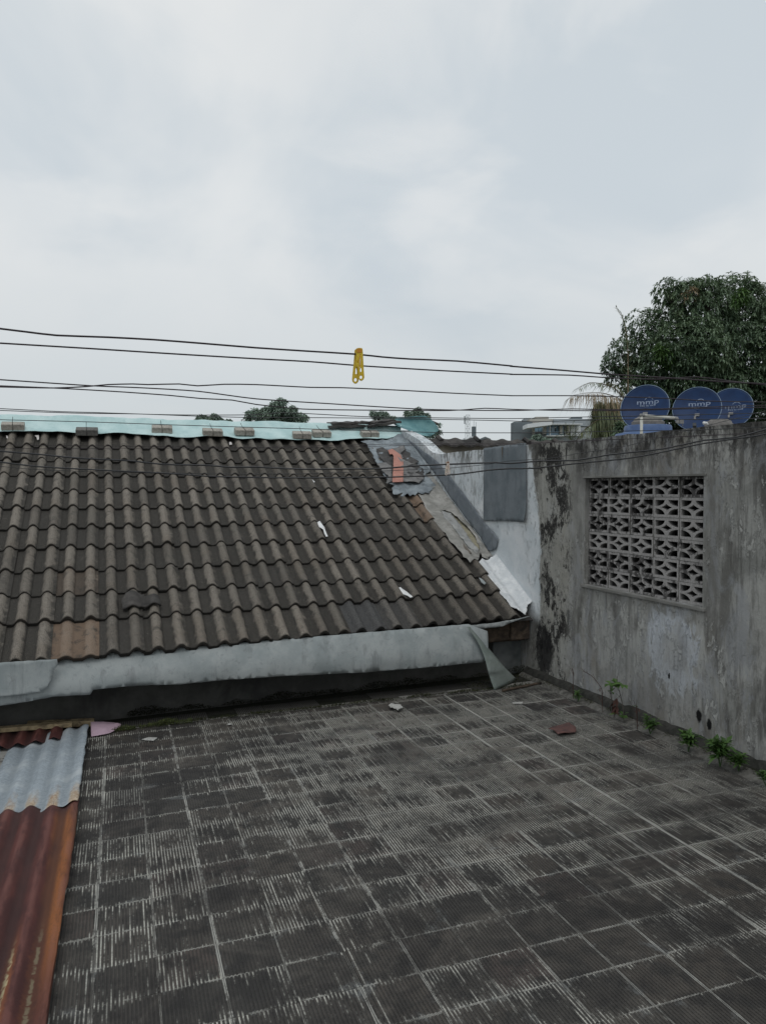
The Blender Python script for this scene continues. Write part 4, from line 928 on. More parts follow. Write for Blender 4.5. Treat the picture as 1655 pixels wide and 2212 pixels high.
def palms():
    c3 = lambda x, y: (1101.7+x*.3342, 553+y*.3342); d = 19
    A = lambda x, y, dd=0: atd(*c3(x, y), d+dd)
    b0 = A(745, 930); b0.z = -3.6; root = thing('palm_tree', b0, 'shaggy palm with brown drooping fronds left of the blue dishes', 'tree')
    lb = LB(); m = MB(); C = A(760, 960, .3)
    m.tube([b0, C], [.14, .11], 9); m.build('trunk', 'bark', root, smooth=True)
    m = MB()
    frond(lb, [C, A(680,860), A(590,825), A(510,820,-.3), A(440,855,-.5)], .42, .045, .75, .018, m=m)
    frond(lb, [C, A(700,850,.4), A(640,822,.5), A(585,820,.6)], .36, .045, .7, .018, m=m)
    frond(lb, [C, A(760,620,.8), A(745,480,.8), A(725,400,.8), A(690,345,.8)], .40, .045, .35, .02, m=m, spread=.5)
    lb.build('frond', 'palm_leaf', root)
    lb = LB()
    frond(lb, [C, A(680,910,-.4), A(590,885,-.8), A(490,885,-1), A(395,903,-1.1)], .55, .035, 1.3, .018, m=m)
    frond(lb, [C, A(700,930,-.5), A(620,905,-.7), A(540,900,-.8)], .60, .035, 1.5, .018, m=m)
    lb.build('dry_frond', 'palm_dry', root); 
    lb = LB()
    frond(lb, [C, A(690,990,-.6), A(600,1040,-.9), A(520,1090,-1), A(470,1130,-1)], .55, .03, 1.1, .018, m=m)
    frond(lb, [C, A(720,1000,-.5), A(650,1000,-.7), A(570,980,-.9)], .75, .025, 1.7, .018, m=m)
    frond(lb, [C, A(730,1060,-.5), A(690,1080,-.7), A(600,1120,-.9)], .6, .03, 1.4, .018, m=m)
    for i in range(4200):
        p = A(random.uniform(545,740), random.uniform(930,1150), random.uniform(-.5,.6)); lb.leaf(p, Vector((random.uniform(-.5,.5), random.uniform(-.5,.5), -1)), random.uniform(.25,.5), .024, .2)
    lb.build('hanging_fronds', 'palm_leaf', root)
    m.build('frond_rib', 'palm_dry', root, smooth=True)
    # small fan of yellow-green palm beyond the wall
    d = 17; b1 = atd(1228, 948, d); b1.z = -3.6; root = thing('young_palm', b1, 'small yellow green palm tuft just above the wall top in front of the pale building', 'tree'); lb = LB()
    c0 = atd(1232, 952, d)
    for u, v in ((1213,925),(1222,915),(1238,912),(1252,922),(1262,932),(1205,940),(1246,935),(1226,930),(1268,945)): frond(lb, [c0, c0.lerp(atd(u, v, d), .6)+Vector((0,0,.05)), atd(u, v, d)], .2, .025, .4, .014)
    MB().tube([b1, c0], .06, 7).build('trunk', 'bark', root); lb.build('frond', 'palm_leaf', root)
palms()
def fartrees():
    G = 'distant trees beyond the ridge'
    def ft(d, blobs, n, L, lab, mat='far_leaf', trunk=None):
        b = atd(blobs[0][0], 1054, d); b.z = -3.6; root = thing('distant_tree', b, lab, 'tree', G); bb = []
        for u, v, r in blobs:
            for k in range(4): a = random.uniform(0, 6.28); bb.append((u+r*.75*math.cos(a), v-r*.55*math.sin(a)*(1 if math.sin(a) > 0 else .4), r*random.uniform(.25,.55), random.uniform(-1,1)))
            bb.append((u, v, r*.62, 0))
        lb = LB(); crown(lb, bb, n, d, L*.8, L*.42, 5, upbias=.6); lb.build('foliage', mat, root)
        m = MB(); c = atd(blobs[0][0], blobs[0][1]+6, d); m.tube([b, c], [.35, .15], 7); branches(m, c, [atd(u, v, d) for u, v, r in blobs[1:]], .10); m.build('trunk', 'bark', root)
    ft(48, [(462,905,10),(434,903,11),(450,908,10),(476,908,8),(492,911,7),(428,910,8)], 540, .26, 'low flat distant tree top above the ridge, leftmost of the three')
    ft(40, [(598,885,22),(605,870,13),(580,890,20),(560,898,18),(620,895,20),(640,900,18),(655,908,12),(540,893,10),(536,908,9),(590,905,22),(630,910,18),(607,864,5)], 1080, .26, 'largest distant tree with layered crown above the middle of the ridge')
    ft(52, [(820,898,12),(806,896,8),(835,901,12),(850,905,9)], 300, .26, 'small distant tree crown just left of the stacked loose tiles')
    ft(44, [(900,893,12),(880,899,10),(915,900,12),(905,888,8),(935,925,12),(945,935,10),(925,938,12),(950,918,4),(893,905,14)], 570, .25, 'distant tree behind the curled turquoise tarpaulin end')
    ft(60, [(1160,954,14),(1145,957,9),(1178,954,12),(1195,956,9),(1156,946,5)], 900, .30, 'round pale green tree in front of the distant grey building')
    ft(14, [(1345,925,15),(1362,935,13),(1335,938,10)], 260, .12, 'dark shrub between the palm and the leftmost blue dish', 'mango_leaf')
fartrees()

# ------------------------------------------------------------------ far building, masts, neighbouring roof
def farstuff():
    cz = lambda x, y: (984.6+x*.2340, 873.8+y*.2340); d = 80
    def bx(m, x0, y0, x1, y1, d0, depth):
        a = atd(*cz(x0, y0), d0); b = atd(*cz(x1, y1), d0); c = (a+b)/2+Vector((fwd.x, fwd.y, 0)).normalized()*depth/2; w = (b-a).dot(rt); h = abs(b.z-a.z); m.box(c, (w, depth, h), (rt, Vector((fwd.x, fwd.y, 0)).normalized(), Vector((0,0,1)))); return m
    base = atd(*cz(850, 300), d); base.z = -3.6; root = thing('office_building', base, 'distant grey concrete building with white sunshade slab and blue windows', 'building')
    bx(MB(), 535, 160, 705, 560, d, 2).build('stair_tower', 'concrete_far_dark', root)
    bx(MB(), 705, 215, 1260, 560, d+1, 2).build('wall', 'concrete_far', root)
    bx(MB(), 636, 128, 690, 200, d+4, 2).build('parapet', 'concrete_far', root)
    bx(MB(), 680, 133, 905, 200, d+2.5, 2).build('parapet', 'far_beige', root)
    bx(MB(), 735, 113, 855, 140, d+4, 2).build('roof_box', 'far_beige', root)
    bx(MB(), 905, 133, 1260, 200, d+2, 2).build('parapet', 'concrete_far', root)
    bx(MB(), 1073, 118, 1165, 140, d+4, 2).build('roof_box', 'concrete_far_dark', root)
    bx(MB(), 860, 176, 1170, 184, d-1, 2.5).build('sunshade_slab', 'far_white', root)
    # slanting left wing of the slab
    a, b = atd(*cz(636, 208), d-2), atd(*cz(862, 178), d-1); u_ = (b-a).normalized(); MB().box((a+b)/2, ((b-a).length, 2.5, .4), (u_, Vector((fwd.x,fwd.y,0)).normalized(), Vector((0,0,1)))).build('sunshade_slab', 'far_white', root)
    for x0, x1 in ((690,706),(728,760),(765,800),(833,862),(880,912),(925,958),(962,998),(1010,1030)):
        bx(MB(), x0, 195, x1, 250, d+.6, .3).build('window', 'far_glass', root)
    bx(MB(), 835, 250, 995, 284, d+.3, .4).build('window', 'far_glass', root)
    for x in (706, 812, 960, 1030): bx(MB(), x, 196, x+22, 270, d-.2, .8).build('fin_wall', 'far_beige', root)
    bx(MB(), 868, 184, 873, 290, d-.5, .4).build('column', 'far_white', root)
    bx(MB(), 835, 284, 1000, 292, d-.4, 1.4).build('balcony_slab', 'far_white', root)
    for x in (1005, 1060, 1110): bx(MB(), x, 200, x+40, 290, d+.6, .3).build('window', 'far_white', root)
    # lattice mast
    d = 150; b0 = atd(*cz(110, 340), d); b0.z = -3.6; mast = thing('radio_mast', b0, 'pale lattice radio mast far behind the roof, left of the thin antennas', 'mast'); m = MB(); top = atd(*cz(110, 95), d)
    for sx in (-1, 1):
        for sy in (-1, 1):
            o = rt*.30*sx+Vector((0, .30*sy, 0)); m.tube([b0+o*1.8, top+o*.9], .035, 4)
    z = top.z
    while z > 5:
        c = Vector((top.x, top.y, z)); 
        m.tube([c-rt*.34, c+rt*.34], .03, 4); m.tube([c-rt*.34, c+rt*.34-Vector((0,0,.9))], .025, 4); m.tube([c+rt*.34, c-rt*.34-Vector((0,0,.9))], .025, 4); z -= .9
    m.build('lattice', 'steel_far', mast)
    for z, dx in ((top.z-1, -.9), (top.z-5, 1.0), (top.z-5.3, -1.1), (top.z-15, -1.2), (top.z-15, 1.2), (top.z-17, 1.2)): MB().box(Vector((top.x, top.y, z))+rt*dx*.6, (.3, .3, 1.5)).build('panel_antenna', 'steel_far', mast)
    for x, y0, lab in ((166, 150, 'taller thin antenna pole right of the lattice mast'), (186, 160, 'fainter thin antenna pole, right of the taller one')):
        p = atd(*cz(x, 340), 140); p.z = -3.6; q = atd(*cz(x, y0), 140); o = MB().tube([p, q], .05, 5).build('antenna_pole', 'steel_far'); tag(o, lab, 'antenna', 'thin antenna poles')
        if x == 166: MB().box(atd(*cz(166, 250), 140), (.6, .6, 1.8)).build('antenna_box', 'concrete_far_dark', o)
    # neighbouring old wall with a cap of dark tiles behind the white wall
    A0, A1 = 4.6, 10.5; Y = 12.0
    root = thing('capped_wall', ((A0+A1)/2, Y, -3.6), 'old beige wall with a dark tiled coping behind the white wall', 'wall')
    MB().box(((A0+A1)/2, Y, -.65), (A1-A0, .2, 5.9)).build('wall', 'far_wall_plaster', root)
    for k in range(20):
        x = A0+k*.30; V, f = [], []
        for i in range(9):
            u = i/8; e = .03*max(0, math.cos((u-.5)*math.pi*1.6)); 
            for yy, zz in ((-.26, -.01), (-.26, .02), (.0, .135), (.26, .02)): V.append(Vector((x+u*.305, Y+yy, 2.265+zz+e)))
        for i in range(8):
            for q in range(3): f.append([i*4+q, (i+1)*4+q, (i+1)*4+q+1, i*4+q+1])
        mk('coping_tile', V, f, 'cap_tile', root)
    for x in (5.33, 6.03, 7.0, 7.6, 8.1): MB().tube([(x, Y-.16, 2.36), (x, Y, 2.435), (x, Y+.16, 2.36)], .038, 6).build('cap_roll', 'cap_tile', root)
    # small gable peaks beyond
    for u, w, lab in ((1023, 9, 'tiny far gable roof peeking above the coping, left one'), (1048, 12, 'low far gable roof peeking above the coping, right one')):
        dd = 60; a, b, c = atd(u-w, 948, dd), atd(u+w, 948, dd), atd(u, 943, dd); bk = Vector((fwd.x, fwd.y, 0))*6; lo = Vector((0,0,-6))
        o = mk('far_house', [a, b, c, a+bk, b+bk, c+bk, a+lo, b+lo], [[0,1,2], [0,2,5,3], [1,4,5,2], [6,7,1,0]], 'concrete_far_dark'); tag(o, lab, 'house', 'far gable roofs')
farstuff()

# ------------------------------------------------------------------ dishes and tanks
def text_mesh(body, size, sp=1.0):
    cu = bpy.data.curves.new('t', 'FONT'); cu.body = body; cu.size = size; cu.align_x = 'CENTER'; cu.align_y = 'CENTER'; cu.extrude = .0; cu.offset = size*.012; cu.space_character = sp; cu.resolution_u = 3
    o = bpy.data.objects.new('t', cu); COL.objects.link(o); dg = bpy.context.evaluated_depsgraph_get(); me = bpy.data.meshes.new_from_object(o.evaluated_get(dg)); v = [x.co.copy() for x in me.vertices]; f = [list(p.vertices) for p in me.polygons]
    bpy.data.objects.remove(o); bpy.data.curves.remove(cu); bpy.data.meshes.remove(me); return v, f
def dishes():
    cz = lambda x, y: (1327.5+x*.1978, 818.6+y*.1978)
    D = [(328,308,12.0,'satellite dish with blue face and white lettering, leftmost, behind the blue tank'),(895,325,12.3,'middle blue satellite dish with white lettering behind the wall'),(1265,315,13.0,'smallest looking blue satellite dish at the right, partly behind the middle one')]
    Rr = [.362, .362, .345]
    for k, (x, y, d, lab) in enumerate(D):
        c = atd(*cz(x, y), d); base = Vector((c.x+.1, c.y+.25, 1.82))
        root = thing('satellite_dish', base, lab, 'satellite dish', 'blue satellite dishes on the flat roof')
        n = (-fwd*1.0-rt*.52+up*.42).normalized(); xa = up.cross(n).normalized(); ya = n.cross(xa)
        R0 = Rr[k]; f0 = .42; dep = lambda r: r*r/(4*f0)-R0*R0/(4*f0)
        V, f = [], []; NR_, NA = 12, 48
        for i in range(NR_+1):
            r = R0*i/NR_
            for a in range(NA): t = 2*math.pi*a/NA; V.append(c+xa*(r*math.cos(t))+ya*(r*1.06*math.sin(t))+n*dep(r))
        for i in range(NR_):
            for a in range(NA): f.append([i*NA+a, (i+1)*NA+a, (i+1)*NA+(a+1) % NA, i*NA+(a+1) % NA])
        o = mk('reflector', V, f, 'dish_blue', root, smooth=True); m_ = o.modifiers.new('t', 'SOLIDIFY'); m_.thickness = .004; m_.offset = -1
        m = MB(); ring = [c+xa*(R0*1.004*math.cos(2*math.pi*a/NA))+ya*(R0*1.064*math.sin(2*math.pi*a/NA))+n*.001 for a in range(NA+1)]; m.tube(ring, .0062, 6, cap=False); m.build('rim', 'dish_rim', root, smooth=True)
        # lettering, upright as seen from the terrace
        tu = (up-n*up.dot(n)).normalized(); tr = tu.cross(n)
        tc = c+tr*(.03 if k < 2 else .07)+tu*(.118 if k < 2 else .05)
        def place(v, f, off, name):
            W = []
            for p in v:
                q = tc+tr*(p.x+off[0])+tu*(p.y+off[1]); e = q-c; e = e-n*e.dot(n); r = math.sqrt(e.dot(xa)**2+(e.dot(ya)/1.06)**2); W.append(c+e+n*(dep(r)+.004))
            mk(name, W, f, 'print', root)
        v, f = text_mesh('mmp', .148, 1.02); place([Vector((p.x*1.12, p.y*.74, 0)) for p in v], f, (0, 0), 'lettering')
        v, f = text_mesh('free to view', .048); place(v, f, (0, -.055), 'lettering')
        v, f = text_mesh('___________', .02); place(v, f, (0, -.078), 'lettering')
        arcv, arcf = [], []
        for a in range(21):
            t = math.pi*(.12+.80*a/20); w = .006+.006*math.sin(math.pi*a/20)
            for rr in (.055-w/2, .055+w/2): arcv.append(Vector((.012-rr*1.15*math.cos(t), .02+rr*math.sin(t)*1.05, 0)))
        for a in range(20): arcf.append([a*2, a*2+1, a*2+3, a*2+2])
        place(arcv, arcf, (0, 0), 'logo_arc')
        m = MB(); pc = c-n*.12; m.tube([base, Vector((base.x, base.y, pc.z-.12)), pc], .022, 8); m.build('mast', 'dark_metal', root)
        m = MB(); q = c-tu*.08; m.box(q+n*(dep(.08)+.01), (.07, .045, .02), (tr, tu, n)); m.box(q-tu*.05-tr*.03+n*(dep(.12)+.01), (.03, .05, .015), (tr, tu, n)); m.build('bracket', 'pvc_grey', root)
        m = MB(); lo = c-ya*R0*1.0; m.tube([lo, lo+n*.20-ya*.05+up*.02], .008, 6); m.box(lo+n*.22-ya*.04, (.05, .05, .08), (xa, ya, n)); m.build('feed_arm', 'dark_metal', root)
    # blue water tank
    d = 9.6; p = atd(*cz(485, 480), d); zt = p.z; base = Vector((p.x+.15, p.y+.40, 1.82)); C = Vector((base.x, base.y, 0))
    root = thing('water_tank', base, 'blue plastic water tank with grey lid just behind the wall in front of the dishes', 'water tank')
    m = MB().lathe(C, [(.0, 1.82), (.46, 1.82), (.47, 1.9), (.47, zt-.26), (.455, zt-.18), (.40, zt-.105), (.30, zt-.085), (.295, zt-.02), (.285, zt), (.2, zt+.005), (0, zt+.005)], 40); o = m.build('body', 'tank_blue', root, smooth=True); mm = o.modifiers.new('e', 'EDGE_SPLIT'); mm.split_angle = R(35)
    m = MB().lathe(C, [(.205, zt), (.205, zt+.045), (.18, zt+.06), (.175, zt+.085), (.12, zt+.115), (0, zt+.12)], 36); o = m.build('lid', 'tank_lid', root, smooth=True); mm = o.modifiers.new('e', 'EDGE_SPLIT'); mm.split_angle = R(35)
    A = lambda x, y, dd=9.3: atd(*cz(x, y), dd)
    m = MB(); a0 = A(292, 575); a1 = A(292, 400); a0.z = 1.82
    m.tube([a0, a1], .017, 10); m.tube([a1, A(680, 428)], .017, 10); o = m.build('inlet_pipe', 'pvc', None, smooth=True); tag(o, 'cream plastic pipe bending over the blue tank lid', 'pipe')
    m = MB().tube([A(275,398), A(322,398)], .021, 10).tube([A(292,384), A(292,410)], .021, 10); m.build('elbow', 'pvc_grey', o)
    m = MB().tube([A(655,430), A(685,432)], .021, 10).tube([A(680,425), A(680,480)], .019, 10); m.build('elbow', 'pvc_grey', o)
    m = MB().box(A(718,466,9.35), (.055, .05, .05)); m.tube([A(740,450,9.35), A(740,520,9.35)], .004, 5); o = m.build('float_valve_box', 'pvc_grey'); tag(o, 'small grey box on the shoulder of the blue tank', 'box')
    o = MB().tube([A(968,480,9.0), A(1000,478,9.0), A(1012,500,9.0)], .013, 8).tube([A(964,482,9.0), A(985,480,9.0)], .018, 8).build('pipe_end', 'paint_white', smooth=True); tag(o, 'short white pipe end poking above the wall below the middle dish', 'pipe')
    d = 10.2; p = atd(*cz(1252, 400), d); zt = p.z-.13; C = Vector((p.x+.11, p.y+.3, 0)); base = Vector((C.x, C.y, 1.82))
    root = thing('water_tank', base, 'grey lidded water tank barely showing above the wall at the right', 'water tank')
    MB().lathe(C, [(0, 1.82), (.42, 1.82), (.42, zt-.3), (.36, zt-.16), (.24, zt-.1), (.20, zt), (0, zt)], 36).build('body', 'tank_blue', root, smooth=True)
    MB().lathe(C, [(.185, zt), (.185, zt+.04), (.165, zt+.05), (.155, zt+.08), (.10, zt+.11), (0, zt+.115)], 36).build('lid', 'tank_lid', root, smooth=True)
dishes()

# ------------------------------------------------------------------ wires and pegs
c1 = lambda x, y: (x*.3342, 663.6+y*.3342); c2 = lambda x, y: (553+x*.3342, 663.6+y*.3342); c3 = lambda x, y: (1101.7+x*.3342, 553+y*.3342); c4 = lambda x, y: (1101.7+x*.3342, 940.3+y*.3342)
def wires():
    def wire(name, Y, r, mat, lab, A=(), B=(), C=(), Dd=(), slope=None):
        if slope is None: slope = 0. if Y < 3 else (-.22 if Y < 3.5 else -.37)
        pts = [c1(*p) for p in A]+[c2(*p) for p in B]+[c3(*p) for p in C]+[c4(*p) for p in Dd]
        # vertical plane through Y at x=0 with a slight skew
        n = Vector((-slope, 1, 0)); P = [hit(u, v, n, Y) for u, v in pts]
        a = P[0]+(P[0]-P[1]).normalized()*1.2; b = P[-1]+(P[-1]-P[-2]).normalized()*1.0
        P = [a]+P+[b]; m = MB().tube(cr(P, .04*max(1, Y/2.5)), r, 7); o = m.build(name, mat, smooth=True); return tag(o, lab, 'wire', 'wires strung across the view')
    wire('clothesline', 1.62, .0019, 'wire_plum', 'topmost plum coloured line carrying the yellow peg', [(0,138),(180,160),(370,182),(700,194),(1000,210),(1300,233),(1655,262)], [(320,283),(640,303),(820,322),(1000,335),(1300,348),(1655,380)], [(0,712),(330,738),(650,765),(1050,790),(1300,808),(1500,820),(1655,826)])
    wire('clothesline', 1.72, .0017, 'wire_plum', 'second line from the top passing behind the yellow peg', [(0,232),(600,268),(1100,300),(1655,333)], [(350,352),(700,380),(1200,410),(1655,433)], [(0,765),(380,770),(650,788),(950,797),(1200,782),(1400,806),(1655,835)])
    wire('clothesline', 2.35, .0019, 'wire_plum', 'wavy line, third from the top at the middle of the view', [(0,515),(350,522),(560,513),(700,500),(860,496),(960,500),(1160,496),(1280,508),(1450,498),(1655,500)], [(350,518),(550,520),(900,535),(1300,557),(1655,572)], [(0,903),(400,903),(650,908),(1000,920),(1300,938),(1655,945)])
    wire('clothesline', 2.45, .0019, 'wire_plum', 'line that crosses the wavy one at the left and drops to the right', [(0,468),(600,508),(900,520),(1280,543),(1655,592)], [(500,625),(1100,660),(1655,668)], [(400,988),(600,993),(900,990),(1100,983),(1400,972),(1655,965)])
    wire('clothesline', 2.55, .0019, 'wire_plum', 'lower of the three middle lines, hooked upward at the right', [(0,508),(300,520),(500,530),(800,548),(1100,570),(1300,590),(1500,600),(1655,628)], [(300,658),(700,665),(1250,668),(1480,653),(1655,660)], [(300,998),(600,1000),(900,995),(1200,986),(1655,978)])
    wire('thin_wire', 3.3, .0017, 'wire_black', 'upper one of the thin paired wires just above the ridge', [(0,655),(400,675),(600,680),(1000,693),(1300,697),(1655,695)], [(150,683),(340,688),(700,707),(1100,714),(1655,720)], [(300,1044),(500,1040),(800,1035),(1655,1015)])
    wire('thin_wire', 3.4, .0017, 'wire_black', 'lower one of the thin paired wires just above the ridge', [(0,667),(500,685),(900,690),(1300,705),(1655,713)], [(400,714),(700,717),(1300,727),(1655,735)], [(150,1072),(600,1058),(1100,1057),(1655,1050)])
    wire('thin_wire', 3.9, .0018, 'wire_black', 'thin dark wire running in front of the turquoise tarpaulin', [(0,727),(600,742),(1100,760),(1655,777)], [(700,797),(1200,810),(1655,812)], [(350,1140),(700,1132),(1200,1125),(1655,1105)])
    wire('thin_wire', 4.2, .0011, 'wire_plum', 'faint upper wire in front of the top rows of roof tiles', [(0,890),(800,898),(1655,905)], [(500,893),(1000,883),(1655,880)], [(600,1188)])
    wire('thin_wire', 4.3, .0011, 'wire_plum', 'faint lower wire in front of the top rows of roof tiles', [(0,915),(800,912),(1655,910)], [(500,905),(1000,893),(1655,888)], [(300,1205)])
    wire('power_cable', 4.05, .0040, 'wire_black', 'upper thick black cable in front of the tile roof carrying the white peg', [(0,930),(300,955),(500,975),(850,993),(1050,1015),(1350,1022),(1500,1035),(1655,1033)], [(300,1047),(600,1045),(800,1043),(1050,1024),(1250,1015),(1550,1004)], (), [(0,182),(200,165),(420,162),(640,125),(850,103),(1000,85),(1250,32),(1450,14),(1655,-40)])
    wire('power_cable', 4.12, .0038, 'wire_black', 'lower thick black cable in front of the tile roof', [(0,1000),(250,1030),(600,1050),(1100,1075),(1350,1093),(1655,1100)], [(350,1103),(900,1097),(1300,1080),(1500,1053)], (), [(0,215),(150,213),(400,185),(750,150),(950,115),(1250,52),(1600,2),(1655,-12)])
    wire('thin_wire', 4.15, .0014, 'wire_black', 'thin wire running beside the thick black cables', [(0,1028),(250,1050),(700,1065),(1655,1080)], [(500,1070),(900,1055),(1250,1040),(1500,1015)], (), [(0,165),(250,150),(450,115),(700,80),(900,30)])
    # yellow peg: built in its own frame (x right, z up, y depth), millimetre-like units scaled to metres
    s = .0755/1320.
    def peg(name, loc, ax, lab, m1, m2, m3, s, flip=1):
        th = thing(name, loc, lab, 'clothes peg'); th.matrix_basis = Matrix.Translation(loc) @ Matrix((ax[0], ax[1], ax[2])).transposed().to_4x4()
        def leg(outline, holes, y, dep, nm, mat):
            v, f = shape2d([[(flip*(a-560)*s, -(b-1060)*s) for a, b in outline]]+[[(flip*(a-560)*s, -(b-1060)*s) for a, b in h] for h in holes], dep)
            o = mk(nm, [Vector((p.x, p.z+y, p.y)) for p in v], f, mat, th, local=True); bevel(o, .0007, 2); return o
        ell = lambda cx, cy, rx, ry: [(cx+rx*math.cos(2*math.pi*k/20), cy+ry*math.sin(2*math.pi*k/20)) for k in range(20)]
        lf = [(385,850),(410,815),(460,795),(500,800),(510,900),(505,1200),(520,1500),(530,1750),(545,1960),(520,2040),(470,2095),(415,2120),(350,2090),(300,2030),(285,1960),(300,1800),(320,1600),(345,1350),(370,1050)]
        leg(lf, [ell(415,1970,54,74), [(425,1520),(445,1520),(470,1620),(472,1745),(440,1760),(410,1740),(418,1620)]], .0040, .0045, 'rear_leg', m1)
        rg = [(450,800),(520,775),(620,772),(680,790),(700,840),(710,1000),(722,1250),(740,1600),(762,1880),(740,1950),(690,2000),(635,2025),(575,1990),(540,1930),(535,1780),(500,1500),(455,1480),(432,1400),(440,1200),(448,1000)]
        leg(rg, [ell(628,1885,50,68), [(605,1530),(640,1530),(655,1670),(620,1690),(592,1670)], [(600,1010),(628,1005),(606,1090),(612,1250),(606,1480),(590,1540),(578,1480),(574,1250),(578,1100)]], -.0018, .0050, 'front_leg', m1)
        v, f = shape2d([[(flip*(a-560)*s, -(b-1060)*s) for a, b in ((478,820),(560,805),(650,815),(672,850),(665,930),(640,955),(560,960),(490,950),(468,900))]], .002); mk('jaw_pad', [Vector((p.x, p.z-.0042, p.y)) for p in v], f, m2, th, local=True)
        m = MB(); P = []
        for k in range(40): a = 2*math.pi*k/10; P.append(Vector((flip*(508-560)*s+.0022*math.cos(a)*.6, -.0015+.003*math.sin(a), -(1300-1060)*s+(k-20)*.00013)))
        m.tube(P, .0006, 5); m.tube([Vector((flip*(595-560)*s, -.0035, -(1020-1060)*s)), Vector((flip*(590-560)*s, -.0040, -(1250-1060)*s)), Vector((flip*(596-560)*s, -.0035, -(1500-1060)*s))], .0008, 6); mk('spring', m.v, m.f, m3, th, local=True)
        return th
    loc = hit(776, 768.5, (0,1,0), 1.62); peg('yellow_clothes_peg', loc, (rt, Vector((fwd.x, fwd.y, 0)).normalized(), Vector((0,0,1))), 'yellow plastic clothes peg hanging on the topmost line', 'peg_yellow', 'peg_orange', 'peg_orange', .0755*1.62*1.0/1320/1.62)
    loc = hit(967.5, 1003, (.37,1,0), 4.05); peg('white_clothes_peg', loc, (rt, Vector((fwd.x, fwd.y, 0)).normalized(), Vector((0,0,1))), 'weathered pinkish white clothes peg clipped to the black cable', 'peg_white', 'peg_rust', 'peg_rust', .068/1320)
wires()

